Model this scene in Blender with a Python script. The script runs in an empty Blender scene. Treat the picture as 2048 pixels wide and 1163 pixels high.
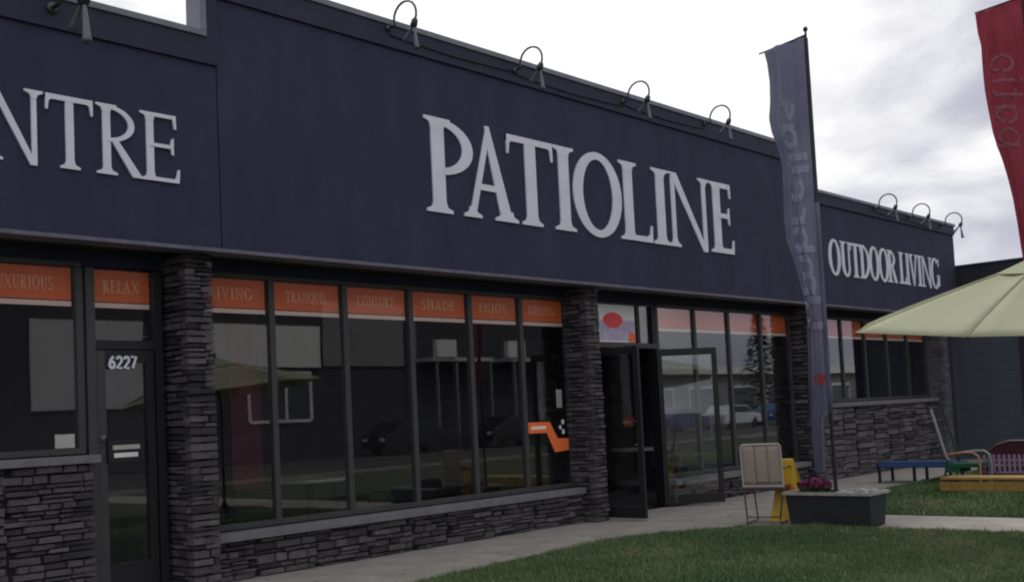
import bpy, bmesh, math, random
import numpy as np
from mathutils import Vector, Matrix

S = bpy.context.scene
COL = S.collection
rnd = random.Random(7)

# ------------------------------------------------------------------ camera
cd = bpy.data.cameras.new('camera')
cam = bpy.data.objects.new('camera', cd); COL.objects.link(cam)
cd.sensor_width = 36.0
cd.lens = 2200 / 2048 * 36
cd.shift_y = 112.5 / 2048
cd.clip_end = 3000
def _n(v):
    return Vector(v).normalized()
_X = _n((3015 - 1024, 694 - 732, -2200))
_U = Vector((-725 - 1024, 694 + 35000, -2200)); _U = (_U - _U.dot(_X) * _X).normalized()
_Y = _U.cross(_X)
R = Matrix((_X, _Y, _U)).to_4x4()
cam.matrix_world = Matrix.Translation((0, 0, 1.45)) @ R
S.camera = cam

# ------------------------------------------------------------------ world
W = bpy.data.worlds.new('World'); S.world = W; W.use_nodes = True
nt = W.node_tree; nt.nodes.clear()
def N(t, **k):
    n = nt.nodes.new(t)
    for a, b in k.items(): setattr(n, a, b)
    return n
L = nt.links.new
out = N('ShaderNodeOutputWorld'); bg = N('ShaderNodeBackground')
sky = N('ShaderNodeTexSky', sky_type='NISHITA', sun_disc=False)
SUN_EL, SUN_AZ = math.radians(50), math.radians(38)
sky.sun_elevation = SUN_EL; sky.sun_rotation = SUN_AZ
tc = N('ShaderNodeTexCoord')
mp = N('ShaderNodeMapping'); mp.inputs['Scale'].default_value = (1, 1, 2.3); mp.inputs['Location'].default_value = (0.35, 0.1, 0.2)
L(tc.outputs['Generated'], mp.inputs['Vector'])
n1 = N('ShaderNodeTexNoise'); n1.inputs['Scale'].default_value = 3.8; n1.inputs['Detail'].default_value = 7; n1.inputs['Roughness'].default_value = .52
n1.inputs['Distortion'].default_value = .25
L(mp.outputs[0], n1.inputs['Vector'])
dot = N('ShaderNodeVectorMath', operation='DOT_PRODUCT'); dot.inputs[1].default_value = _n((math.sin(SUN_AZ)*math.cos(SUN_EL), math.cos(SUN_AZ)*math.cos(SUN_EL), math.sin(SUN_EL)))
L(tc.outputs['Generated'], dot.inputs[0])
gr = N('ShaderNodeMapRange'); gr.inputs[1].default_value = .66; gr.inputs[2].default_value = .88; gr.inputs[3].default_value = .0; gr.inputs[4].default_value = -.16
L(dot.outputs['Value'], gr.inputs[0])
ad = N('ShaderNodeMath', operation='ADD'); L(n1.outputs['Fac'], ad.inputs[0]); L(gr.outputs[0], ad.inputs[1])
rp = N('ShaderNodeValToRGB'); e = rp.color_ramp.elements
e[0].position = .40; e[0].color = (1.05, 1.05, 1.06, 1)
e[1].position = .80; e[1].color = (.35, .37, .48, 1)
k = e.new(.50); k.color = (.80, .80, .83, 1)
k = e.new(.62); k.color = (.51, .515, .59, 1)
# a broad bank of greyer cloud to the east
dt2 = N('ShaderNodeVectorMath', operation='DOT_PRODUCT'); dt2.inputs[1].default_value = _n((.97, -.05, .22)); L(tc.outputs['Generated'], dt2.inputs[0])
g2 = N('ShaderNodeMapRange'); g2.inputs[1].default_value = .76; g2.inputs[2].default_value = .93; g2.inputs[3].default_value = 0; g2.inputs[4].default_value = .17
L(dt2.outputs['Value'], g2.inputs[0]); ad2 = N('ShaderNodeMath', operation='ADD'); L(ad.outputs[0], ad2.inputs[0]); L(g2.outputs[0], ad2.inputs[1])
L(ad2.outputs[0], rp.inputs[0])
# thin patches where the blue sky shows through
n2 = N('ShaderNodeTexNoise'); n2.inputs['Scale'].default_value = 2.3; n2.inputs['Detail'].default_value = 4
mp2 = N('ShaderNodeMapping'); mp2.inputs['Location'].default_value = (3.1, 1.7, .4); L(tc.outputs['Generated'], mp2.inputs['Vector']); L(mp2.outputs[0], n2.inputs['Vector'])
r2 = N('ShaderNodeMapRange'); r2.inputs[1].default_value = .60; r2.inputs[2].default_value = .74; r2.inputs[4].default_value = .8
L(n2.outputs['Fac'], r2.inputs[0])
sk = N('ShaderNodeVectorMath', operation='SCALE'); sk.inputs[3].default_value = .11; L(sky.outputs[0], sk.inputs[0])
mx = N('ShaderNodeMixRGB'); L(r2.outputs[0], mx.inputs[0]); L(rp.outputs[0], mx.inputs[1]); L(sk.outputs[0], mx.inputs[2])
L(mx.outputs[0], bg.inputs[0]); bg.inputs[1].default_value = 1.0
L(bg.outputs[0], out.inputs[0])

sl = bpy.data.lights.new('sun', 'SUN'); sl.energy = 1.5; sl.angle = math.radians(11); sl.color = (1, .96, .9)
so = bpy.data.objects.new('sun', sl); COL.objects.link(so)
sd = Vector((math.sin(SUN_AZ) * math.cos(SUN_EL), math.cos(SUN_AZ) * math.cos(SUN_EL), math.sin(SUN_EL)))
so.rotation_euler = sd.to_track_quat('Z', 'Y').to_euler(); so.location = (20, 30, 30)

S.view_settings.view_transform = 'Standard'; S.view_settings.look = 'None'
S.view_settings.exposure = .15; S.view_settings.gamma = 1; S.view_settings.use_curve_mapping = False
S.cycles.filter_width = 2.1

# ------------------------------------------------------------------ materials
def mat(name, col, rough=.7, var=.0, scale=4, bump=0, bscale=40, col2=None, metal=0, spec=.4, objrand=0, detail=6, stretch=None, trans=0):
    m = bpy.data.materials.new(name); m.use_nodes = True
    t = m.node_tree; b = t.nodes['Principled BSDF']
    b.inputs['Roughness'].default_value = rough; b.inputs['Metallic'].default_value = metal
    b.inputs['Specular IOR Level'].default_value = spec
    c = (*col, 1)
    tcn = t.nodes.new('ShaderNodeTexCoord')
    vec = tcn.outputs['Object']
    if stretch:
        mm = t.nodes.new('ShaderNodeMapping'); mm.inputs['Scale'].default_value = stretch
        t.links.new(vec, mm.inputs[0]); vec = mm.outputs[0]
    last = None
    if var or col2:
        nz = t.nodes.new('ShaderNodeTexNoise'); nz.inputs['Scale'].default_value = scale; nz.inputs['Detail'].default_value = detail
        t.links.new(vec, nz.inputs['Vector'])
        mr = t.nodes.new('ShaderNodeMapRange'); mr.inputs[1].default_value = .32; mr.inputs[2].default_value = .68
        t.links.new(nz.outputs['Fac'], mr.inputs[0])
        mi = t.nodes.new('ShaderNodeMixRGB')
        c2 = col2 if col2 else tuple(x * (1 + var) for x in col)
        c1 = col if col2 else tuple(x * (1 - var) for x in col)
        mi.inputs[1].default_value = (*c1, 1); mi.inputs[2].default_value = (*c2, 1)
        t.links.new(mr.outputs[0], mi.inputs[0]); last = mi.outputs[0]
    else:
        b.inputs['Base Color'].default_value = c
    if objrand:
        oi = t.nodes.new('ShaderNodeObjectInfo'); h = t.nodes.new('ShaderNodeHueSaturation')
        q = t.nodes.new('ShaderNodeMapRange'); q.inputs[3].default_value = 1 - objrand; q.inputs[4].default_value = 1 + objrand
        t.links.new(oi.outputs['Random'], q.inputs[0]); t.links.new(q.outputs[0], h.inputs['Value'])
        if last: t.links.new(last, h.inputs['Color'])
        else: h.inputs['Color'].default_value = c
        last = h.outputs[0]
    if last: t.links.new(last, b.inputs['Base Color'])
    if bump:
        nb = t.nodes.new('ShaderNodeTexNoise'); nb.inputs['Scale'].default_value = bscale; nb.inputs['Detail'].default_value = 5
        t.links.new(vec, nb.inputs['Vector'])
        bp = t.nodes.new('ShaderNodeBump'); bp.inputs['Strength'].default_value = bump; bp.inputs['Distance'].default_value = .02
        t.links.new(nb.outputs['Fac'], bp.inputs['Height']); t.links.new(bp.outputs[0], b.inputs['Normal'])
    return m

M = {}
M['stucco'] = mat('dark_stucco', (.025, .0265, .057), .85, scale=1.9, bump=.5, bscale=45, col2=(.034, .0365, .074), stretch=(1.6, 1, .55), detail=10)
M['trim'] = mat('dark_trim', (.018, .020, .046), .7, var=.15, scale=3)
M['cap'] = mat('cap_metal', (.16, .16, .20), .45, var=.15, scale=5)
M['drip'] = mat('drip_edge', (.12, .12, .16), .55, var=.15, scale=6)
M['soffit'] = mat('soffit_board', (.03, .03, .035), .8, var=.1)
M['letter'] = mat('letter_paint', (.70, .70, .78), .6, var=.06, scale=3)
M['frame'] = mat('window_frame_metal', (.050, .048, .052), .5, var=.1)
M['doorframe'] = mat('door_frame_metal', (.012, .011, .014), .5, var=.1)
M['stone'] = mat('ledgestone', (.045, .041, .048), .88, scale=16, bump=1, bscale=35, col2=(.215, .195, .215), objrand=.6)
M['stonedark'] = mat('stone_backing', (.022, .021, .025), .95)
M['sill'] = mat('concrete_sill', (.15, .15, .165), .8, var=.12, scale=8, bump=.3, bscale=90)
M['concrete'] = mat('sidewalk_concrete', (.24, .222, .198), .9, col2=(.33, .31, .283), scale=2.2, detail=10, bump=.35, bscale=120)
M['joint'] = mat('joint_dirt', (.13, .12, .11), .95)
M['asphalt'] = mat('asphalt', (.05, .05, .052), .9, var=.15, scale=5, bump=.4, bscale=150)
M['soil'] = mat('lawn_ground', (.035, .05, .022), .95, scale=2.2, col2=(.06, .065, .035), bump=.5, bscale=80)
M['orange'] = mat('banner_orange', (.92, .19, .055), .6, var=.05, scale=3)
M['stripe'] = mat('banner_stripe', (1.0, .74, .66), .6)
M['btext'] = mat('banner_text', (.95, .55, .35), .6)
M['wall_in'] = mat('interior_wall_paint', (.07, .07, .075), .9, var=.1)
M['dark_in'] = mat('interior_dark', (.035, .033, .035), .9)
M['maroon'] = mat('maroon_fabric', (.085, .014, .026), .9, var=.25, scale=4)
M['black'] = mat('black_metal', (.015, .015, .018), .5)
M['lampm'] = mat('lamp_metal', (.022, .022, .026), .38, metal=.0, spec=.6)
M['shaderim'] = mat('lamp_head_paint', (.10, .10, .125), .35, spec=.6)
M['white'] = mat('white_paint', (.75, .74, .72), .6, var=.05)
M['paper'] = mat('white_paper', (.42, .42, .38), .7, var=.15, scale=12)
M['planter'] = mat('planter_composite', (.022, .025, .028), .7, var=.2, scale=5, bump=.2)
M['rim'] = mat('planter_rim', (.33, .33, .31), .7, var=.15, scale=9)
M['dirt'] = mat('potting_soil', (.03, .024, .018), 1, var=.3, scale=30, bump=1, bscale=60)
M['magenta'] = mat('magenta_petals', (.20, .025, .10), .7, var=.35, scale=20)
M['leaf'] = mat('foliage_green', (.05, .09, .03), .7, var=.4, scale=8)
M['pebble'] = mat('pebbles', (.30, .30, .31), .8, var=.45, scale=14)
M['board'] = mat('sign_board_panel', (.36, .30, .25), .6, var=.06, scale=2.5)
M['boardtxt'] = mat('sign_board_print', (.2, .17, .16), .7)
M['boardframe'] = mat('sign_board_frame', (.42, .39, .37), .5, var=.08)
M['rust'] = mat('leg_metal', (.06, .035, .035), .5)
M['yellow'] = mat('yellow_plastic', (.62, .38, .02), .45, var=.12, scale=6)
M['ored'] = mat('orange_red_print', (.5, .1, .02), .6)
M['blue'] = mat('blue_fabric', (.004, .008, .032), .8, var=.3, scale=6)
M['bluelight'] = mat('pale_blue_metal', (.035, .075, .22), .5)
M['green'] = mat('green_metal', (.014, .085, .045), .45, var=.2)
M['greend'] = mat('dark_green_metal', (.015, .04, .03), .5)
M['palegreen'] = mat('pale_green_metal', (.22, .27, .25), .4)
M['orangemetal'] = mat('orange_metal', (.36, .17, .12), .45)
M['ybench'] = mat('yellow_paint', (.28, .165, .04), .5, col2=(.36, .225, .06), scale=5)
M['purple'] = mat('lit_purple_paint', (.30, .19, .30), .5, var=.2)  # pale tone holds the light that the bench slats catch
M['maroonp'] = mat('maroon_paint', (.05, .01, .02), .45, var=.2)
M['maroonrim'] = mat('maroon_highlight', (.11, .06, .07), .45)  # lighter maroon: highlight along the bench back's edge, put into the colour
M['slate'] = mat('slate_siding', (.058, .070, .092), .7, var=.12, scale=2)
M['slatetrim'] = mat('slate_trim', (.09, .09, .12), .6)
M['darkroof'] = mat('dark_roofing', (.02, .02, .03), .8, var=.2)
M['grey_wall'] = mat('grey_stucco', (.22, .22, .23), .85, var=.1, scale=2)
M['pale_wall'] = mat('pale_stucco', (.5, .5, .52), .85, var=.06, scale=1)
M['dkgrey_wall'] = mat('dark_grey_stucco', (.05, .05, .06), .85, var=.1)
M['carblue'] = mat('car_paint_blue', (.03, .07, .22), .25, spec=.6)
M['carwhite'] = mat('car_paint_white', (.6, .62, .66), .25, spec=.6)
M['cardark'] = mat('car_paint_black', (.02, .02, .025), .2, spec=.6)
M['rubber'] = mat('tyre_rubber', (.02, .02, .02), .9)
M['carglass'] = mat('car_glass', (.02, .025, .03), .08, spec=.8)
M['bark'] = mat('bark', (.06, .045, .035), .95, var=.3, scale=8)
M['pine'] = mat('pine_needles', (.02, .035, .022), .9, var=.4, scale=3)

def fabric(name, col, tr, col2=None, stretch=None, scale=3, thin=0):
    m = mat(name, col, .85, scale=scale, col2=col2 or tuple(x * 1.15 for x in col), stretch=stretch)
    t = m.node_tree; b = t.nodes['Principled BSDF']; o = t.nodes['Material Output']
    tl = t.nodes.new('ShaderNodeBsdfTranslucent'); ms = t.nodes.new('ShaderNodeMixShader'); ms.inputs[0].default_value = tr
    lk = b.inputs['Base Color'].links
    if lk: t.links.new(lk[0].from_socket, tl.inputs[0])
    else: tl.inputs[0].default_value = (*col, 1)
    t.links.new(b.outputs[0], ms.inputs[1]); t.links.new(tl.outputs[0], ms.inputs[2]); t.links.new(ms.outputs[0], o.inputs[0])
    if thin:
        m2 = t.nodes.new('ShaderNodeMixShader'); m2.inputs[0].default_value = thin; tp = t.nodes.new('ShaderNodeBsdfTransparent')
        t.links.new(ms.outputs[0], m2.inputs[1]); t.links.new(tp.outputs[0], m2.inputs[2]); t.links.new(m2.outputs[0], o.inputs[0])
    return m
M['flaggrey'] = fabric('grey_banner_cloth', (.17, .175, .285), .5, col2=(.27, .275, .36), scale=1.6, thin=.10)
M['flagtext'] = fabric('banner_print_pale', (.42, .42, .55), .5)
M['flaglogo'] = fabric('banner_print_red', (.55, .06, .07), .4)
M['flagred'] = fabric('red_banner_cloth', (.30, .032, .06), .52, col2=(.40, .075, .115), scale=2, thin=.06)
M['flagredtext'] = fabric('red_banner_print_pale', (.40, .15, .18), .5)
M['canopy'] = fabric('pale_green_canvas', (.41, .425, .29), .32, col2=(.46, .465, .32), scale=2)
M['canopyseam'] = fabric('olive_strap', (.15, .15, .05), .1)

def glassmat():
    m = bpy.data.materials.new('window_glass'); m.use_nodes = True
    t = m.node_tree; t.nodes.clear()
    o = t.nodes.new('ShaderNodeOutputMaterial'); ms = t.nodes.new('ShaderNodeMixShader')
    tr = t.nodes.new('ShaderNodeBsdfTransparent'); tr.inputs[0].default_value = (.94, .95, .95, 1)
    gl = t.nodes.new('ShaderNodeBsdfGlossy'); gl.inputs['Roughness'].default_value = .015; gl.inputs[0].default_value = (1, 1, 1, 1)
    nz = t.nodes.new('ShaderNodeTexNoise'); nz.inputs['Scale'].default_value = 1.3; tcn = t.nodes.new('ShaderNodeTexCoord')
    t.links.new(tcn.outputs['Object'], nz.inputs['Vector'])
    bp = t.nodes.new('ShaderNodeBump'); bp.inputs['Strength'].default_value = .012; bp.inputs['Distance'].default_value = .03
    t.links.new(nz.outputs['Fac'], bp.inputs['Height']); t.links.new(bp.outputs[0], gl.inputs['Normal'])
    fr = t.nodes.new('ShaderNodeFresnel')
    ge = t.nodes.new('ShaderNodeNewGeometry'); mr = t.nodes.new('ShaderNodeMapRange'); mr.inputs[3].default_value = 1.65; mr.inputs[4].default_value = 1/1.65
    t.links.new(ge.outputs['Backfacing'], mr.inputs[0]); t.links.new(mr.outputs[0], fr.inputs[0])
    t.links.new(fr.outputs[0], ms.inputs[0]); t.links.new(tr.outputs[0], ms.inputs[1]); t.links.new(gl.outputs[0], ms.inputs[2])
    t.links.new(ms.outputs[0], o.inputs[0])
    return m
M['glass'] = glassmat()

# ------------------------------------------------------------------ helpers
WL = {}
def wloc(o): return WL.get(o.name, Vector((0, 0, 0)))
def props(o, label=None, cat=None, group=None, kind=None):
    if label: o['label'] = label
    if cat: o['category'] = cat
    if group: o['group'] = group
    if kind: o['kind'] = kind
    return o
def place(o, loc, parent=None):
    loc = Vector(loc); COL.objects.link(o); WL[o.name] = loc
    if parent: o.parent = parent; o.location = loc - wloc(parent)
    else: o.location = loc
    return o
def thing(name, label, cat, loc, group=None):
    o = bpy.data.objects.new(name, None); o.empty_display_size = .2
    place(o, loc); return props(o, label, cat, group)

class MB:
    def __init__(s): s.v = []; s.f = []; s.mats = []; s.fm = []; s.cur = 0
    def add(s, vs, fs):
        n = len(s.v); s.v += [tuple(p) for p in vs]
        for f in fs: s.f.append(tuple(i + n for i in f)); s.fm.append(s.cur)
        return s
    def box(s, x0, x1, y0, y1, z0, z1):
        return s.add([(x0,y0,z0),(x1,y0,z0),(x1,y1,z0),(x0,y1,z0),(x0,y0,z1),(x1,y0,z1),(x1,y1,z1),(x0,y1,z1)],
                     [(0,3,2,1),(4,5,6,7),(0,1,5,4),(1,2,6,5),(2,3,7,6),(3,0,4,7)])
    def obox(s, c, ax, ay, az):   # centre and three half vectors
        c = Vector(c); ax = Vector(ax); ay = Vector(ay); az = Vector(az)
        vs = [c + a*ax + b*ay + d*az for d in (-1,1) for a, b in ((-1,-1),(1,-1),(1,1),(-1,1))]
        return s.add(vs, [(0,3,2,1),(4,5,6,7),(0,1,5,4),(1,2,6,5),(2,3,7,6),(3,0,4,7)])
    def prism(s, pts, o, ux, uy, th):   # 2D polygon in the frame (o, ux, uy), thickness vector th
        o = Vector(o); ux = Vector(ux); uy = Vector(uy); th = Vector(th); n = len(pts)
        a = [o + p[0]*ux + p[1]*uy for p in pts]; b = [p + th for p in a]
        fs = [tuple(range(n)), tuple(reversed(range(n, 2*n)))] + [(i, i+n, (i+1) % n + n, (i+1) % n) for i in range(n)]
        return s.add(a + b, fs)
    def strip(s, A, B, o, ux, uy, th, closed=False):
        o = Vector(o); ux = Vector(ux); uy = Vector(uy); th = Vector(th); n = len(A)
        q = lambda p: o + p[0]*ux + p[1]*uy
        vs = [q(p) for p in A] + [q(p) for p in B]; vs += [v + th for v in vs]
        fs = []; m = n if closed else n - 1
        for i in range(m):
            j = (i+1) % n
            fs += [(i, j, n+j, n+i), (2*n+i, 3*n+i, 3*n+j, 2*n+j), (i, 2*n+i, 2*n+j, j), (n+i, n+j, 3*n+j, 3*n+i)]
        if not closed: fs += [(0, n, 3*n, 2*n), (n-1, 3*n-1, 4*n-1, 2*n-1)]
        return s.add(vs, fs)
    def tube(s, pts, r, n=8, caps=True):
        pts = [Vector(p) for p in pts]; rs = r if isinstance(r, (list, tuple)) else [r]*len(pts)
        vs = []; fs = []; prev = None
        for i, p in enumerate(pts):
            d = (pts[min(i+1, len(pts)-1)] - pts[max(i-1, 0)]).normalized()
            if prev is None:
                a = d.orthogonal().normalized()
            else:
                a = (prev - prev.dot(d)*d).normalized()
            prev = a; b = d.cross(a)
            vs += [p + rs[i]*(math.cos(t)*a + math.sin(t)*b) for t in [2*math.pi*k/n for k in range(n)]]
        for i in range(len(pts)-1):
            for k in range(n): fs.append((i*n+k, i*n+(k+1) % n, (i+1)*n+(k+1) % n, (i+1)*n+k))
        if caps: fs += [tuple(reversed(range(n))), tuple(range((len(pts)-1)*n, len(pts)*n))]
        return s.add(vs, fs)
    def lathe(s, prof, c, axis=(0,0,1), n=16):
        c = Vector(c); w = Vector(axis).normalized(); a = w.orthogonal().normalized(); b = w.cross(a); vs = []; fs = []
        for r, h in prof: vs += [c + h*w + r*(math.cos(t)*a + math.sin(t)*b) for t in [2*math.pi*k/n for k in range(n)]]
        for i in range(len(prof)-1):
            for k in range(n): fs.append((i*n+k, i*n+(k+1) % n, (i+1)*n+(k+1) % n, (i+1)*n+k))
        return s.add(vs, fs)
    def build(s, name, m, parent=None, smooth=False, loc=None, bevel=0):
        V = np.array(s.v, float)
        if loc is None: loc = Vector(((V[:,0].min()+V[:,0].max())/2, (V[:,1].min()+V[:,1].max())/2, V[:,2].min()))
        loc = Vector(loc)
        me = bpy.data.meshes.new(name); me.from_pydata([tuple(p) for p in (V - np.array(loc))], [], s.f)
        bm = bmesh.new(); bm.from_mesh(me); bmesh.ops.recalc_face_normals(bm, faces=bm.faces); bm.to_mesh(me); bm.free()
        ms = m if isinstance(m, (list, tuple)) else [m]
        for q in ms: me.materials.append(M[q])
        if len(ms) > 1: me.polygons.foreach_set('material_index', s.fm)
        if smooth: me.polygons.foreach_set('use_smooth', [True]*len(me.polygons))
        o = bpy.data.objects.new(name, me); place(o, loc, parent)
        if bevel:
            bv = o.modifiers.new('bevel', 'BEVEL'); bv.width = bevel; bv.segments = 2; bv.limit_method = 'ANGLE'
        return o
def bx(*a): return MB().box(*a)
def struct(o): o['kind'] = 'structure'; return o

# ------------------------------------------------------------------ ground
struct(bx(-150, 400, -200, 300, -.10, -.02).build('ground', 'asphalt'))
pv = struct(bx(-40, 60, 7.0, 9.3, -.019, -.006).build('pavement', 'joint'))
for k in range(0, 16): bx(-1.2+k*1.62, .41+k*1.62, 7.0, 9.3, -.006, 0).build('slab', 'concrete', pv)
gr_ = random.Random(3)
mbs = MB()
for i in range(60):
    px_, py_, rr_ = gr_.uniform(5.5, 17), gr_.uniform(7.6, 9.0), gr_.uniform(.008, .022)
    mbs.prism([(rr_*math.cos(a_)*gr_.uniform(.7, 1.2), rr_*math.sin(a_)*gr_.uniform(.7, 1.2)) for a_ in [k_*.785 for k_ in range(8)]], (px_, py_, .0002), (1,0,0), (0,1,0), (0,0,.002))
st_o = mbs.build('gum_spots', 'joint'); props(st_o, 'small dark gum spots scattered over the pavement along the shop front', 'stains', kind='stuff')
struct(bx(11.76, 13.24, -6, 7.0, -.019, -.002).build('path', 'concrete'))
def lawn(name, pts):
    m = MB().prism(pts, (0, 0, -.018), (1,0,0), (0,1,0), (0,0,.026)); return struct(m.build(name, 'soil'))
edge1 = [(-30, 7.2), (6, 7.24), (8, 7.46), (9.8, 7.56)]
arc = [(9.8 + 1.92*math.sin(t), 5.6 + 1.96*math.cos(t)) for t in [math.radians(a) for a in range(12, 91, 13)]]
lawn1 = edge1 + arc + [(11.74, -6), (-30, -6)]
lawn('lawn', lawn1)
lawn2 = [(13.27, -6), (13.27, 7.15), (15, 7.35), (24.4, 7.4), (40, 7.4), (40, -6)]
lawn('lawn', lawn2)
struct(bx(-60, 200, -6.15, -6.01, -.019, .10).build('kerb', 'concrete'))

def inpoly(P, x, y):
    r = np.zeros(len(x), bool); n = len(P)
    for i in range(n):
        x1, y1 = P[i]; x2, y2 = P[(i+1) % n]
        if y1 == y2: continue
        c = ((y1 > y) != (y2 > y)) & (x < (x2-x1)*(y-y1)/(y2-y1) + x1); r ^= c
    return r
def grass(poly, x0, x1, y0, y1, dens, label, hmin=.02, hmax=.05, wid=.005, seed=1):
    g = np.random.RandomState(seed); n = int((x1-x0)*(y1-y0)*dens)
    x = g.uniform(x0, x1, n); y = g.uniform(y0, y1, n)
    k = inpoly(poly, x, y); x = x[k]; y = y[k]; n = len(x)
    x += g.normal(0, .03, n); y += g.normal(0, .03, n)
    patch = .5 + .5*np.sin(x*2.1 + 1.3*np.sin(y*1.7))*np.cos(y*2.6 + np.sin(x*1.1))
    tuft = .5 + .5*np.sin(x*9.1 + 2*np.sin(y*6.3))*np.sin(y*8.3+2*np.sin(x*5.7))
    h = g.uniform(hmin, hmax, n)*(.5 + .4*patch + .6*tuft) * np.where(g.uniform(0,1,n) > .985, 1.8, 1)
    a = g.uniform(0, 2*np.pi, n); w = wid*g.uniform(.6, 1.3, n)
    dx = np.cos(a); dy = np.sin(a); b = g.uniform(0, 2*np.pi, n); ln = h*g.uniform(.1, 1.0, n)
    V = np.zeros((n, 3, 3)); V[:,0] = np.stack([x-dx*w, y-dy*w, np.full(n, .006)], 1); V[:,1] = np.stack([x+dx*w, y+dy*w, np.full(n, .006)], 1)
    V[:,2] = np.stack([x+np.cos(b)*ln, y+np.sin(b)*ln, .006+h], 1)
    me = bpy.data.meshes.new('grass'); me.vertices.add(3*n); me.vertices.foreach_set('co', V.reshape(-1))
    me.loops.add(3*n); me.loops.foreach_set('vertex_index', np.arange(3*n)); me.polygons.add(n)
    me.polygons.foreach_set('loop_start', np.arange(0, 3*n, 3)); me.polygons.foreach_set('loop_total', np.full(n, 3)); 
    ca = me.color_attributes.new('tone', 'FLOAT_COLOR', 'POINT')
    big = .5+.5*np.sin(x*.9+2.2*np.sin(y*.8+1))*np.sin(y*1.9+1.4*np.sin(x*1.5)); t = np.clip(.30*patch + .45*big*tuft + .22*big + .26*g.uniform(0, 1, n) + .3*(g.uniform(0,1,n) > .93) - .06, 0, 1)
    C = np.repeat(np.stack([t, t, t, np.ones(n)], 1), 3, 0); ca.data.foreach_set('color', C.reshape(-1))
    me.update(); me.materials.append(M['blade'])
    o = bpy.data.objects.new('grass', me); COL.objects.link(o)
    return props(o, label, 'grass', kind='stuff')
m = bpy.data.materials.new('grass_blade'); m.use_nodes = True; t = m.node_tree; b = t.nodes['Principled BSDF']
at = t.nodes.new('ShaderNodeAttribute'); at.attribute_name = 'tone'
cr = t.nodes.new('ShaderNodeValToRGB'); ee = cr.color_ramp.elements
ee[0].color = (.045, .105, .026, 1); ee[1].color = (.24, .25, .13, 1); q = ee.new(.5); q.color = (.10, .165, .055, 1)
t.links.new(at.outputs['Fac'], cr.inputs[0]); t.links.new(cr.outputs[0], b.inputs['Base Color']); b.inputs['Roughness'].default_value = .6
M['blade'] = m
grass(lawn1, 5.5, 11.8, 1.0, 7.7, 6500, 'mown green lawn between the pavement, the path and the camera', seed=1)
grass(lawn2, 13.2, 24.4, 1.5, 7.4, 2600, 'mown green lawn behind the path under the patio chairs', hmin=.03, hmax=.06, wid=.008, seed=2)

# ------------------------------------------------------------------ main building
B = thing('storefront_building', 'long low dark navy shop building with stepped parapet and big white letters', 'building', (10, 12, 0))
FY = 8.80; SOF = 3.10
def part(name, m, *a, parent=None, bevel=0): return bx(*a).build(name, m, parent or B, bevel=bevel)
# wall above the windows, in three heights
part('fascia', 'stucco', -8, 5.783, FY, 8.98, SOF+.03, 5.11)
part('fascia', 'stucco', 5.795, 17.0, FY, 8.98, SOF+.03, 5.765)
part('fascia', 'stucco', 17.006, 24.43, FY+.01, 8.98, SOF+.03, 5.10)
part('seam_joint', 'trim', 5.783, 5.795, FY+.02, 8.97, SOF+.03, 5.1)
# raised band along the parapet, following the step
part('parapet_band', 'trim', -8, 5.67, FY-.03, FY, 4.86, 5.11)
part('parapet_band', 'trim', 5.671, 5.79, FY-.031, FY, 4.861, 5.765)
part('parapet_block', 'stucco', 5.672, 5.783, FY, 8.98, 5.111, 5.765)
part('parapet_band', 'trim', 5.791, 17.0, FY-.03, FY, 5.525, 5.765)
part('parapet_band', 'trim', 17.01, 24.43, FY-.02, FY+.01, 4.91, 5.10)
part('parapet_cap', 'cap', -8, 5.67, FY-.05, 9.0, 5.112, 5.172, bevel=.006)
part('parapet_cap', 'cap', 5.607, 5.671, FY-.048, 9.0, 5.173, 5.765, bevel=.006)
part('parapet_cap', 'cap', 5.60, 17.03, FY-.05, 9.0, 5.767, 5.832, bevel=.006)
part('parapet_cap', 'cap', 17.035, 24.48, FY-.04, 9.0, 5.102, 5.16, bevel=.006)
part('drip_edge', 'drip', -8, 24.43, FY-.018, 9.02, SOF-.005, SOF+.029)
part('soffit', 'soffit', -8, 24.43, 9.021, 9.6, SOF+.02, SOF+.07)
part('roof', 'darkroof', -8, 24.43, 9.6, 22, 3.6, 3.8)
part('roof_wall', 'stucco', -8, 24.43, 9.4, 9.6, SOF+.071, 3.6)
part('head_board', 'trim', -8, 24.1, 9.33, 9.42, 2.965, SOF+.019)
part('end_wall', 'stucco', 24.1, 24.43, 9.03, 22, 0, SOF)
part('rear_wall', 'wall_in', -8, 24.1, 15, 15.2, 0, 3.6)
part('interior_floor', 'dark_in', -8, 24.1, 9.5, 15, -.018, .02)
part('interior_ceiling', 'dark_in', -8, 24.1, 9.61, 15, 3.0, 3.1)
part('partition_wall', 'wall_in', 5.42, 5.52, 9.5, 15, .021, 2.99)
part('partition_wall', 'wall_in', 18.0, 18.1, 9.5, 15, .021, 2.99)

# --- windows
GY = 9.35
def pane(x0, x1, z0, z1, parent, y=GY): return bx(x0, x1, y-.004, y+.004, z0, z1).build('glass_pane', 'glass', parent)
def bay(xs, zsill, ztop=2.95, mw=.033, label=None, first_edge=True, door=None):
    w = bx(xs[0]-.02, xs[-1]+.02, GY-.045, GY+.045, ztop, ztop+.04).build('window', 'frame', B)
    bx(xs[0]-.02, xs[-1]+.02, GY-.05, GY+.05, zsill, zsill+.05).build('window_rail', 'frame', w)
    for x in xs: bx(x-mw, x+mw, GY-.032, GY+.04, zsill+.05, ztop).build('mullion', 'frame', w)
    for a, b_ in zip(xs[:-1], xs[1:]): pane(a+mw, b_-mw, zsill+.05, ztop, w)
    return w

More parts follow.
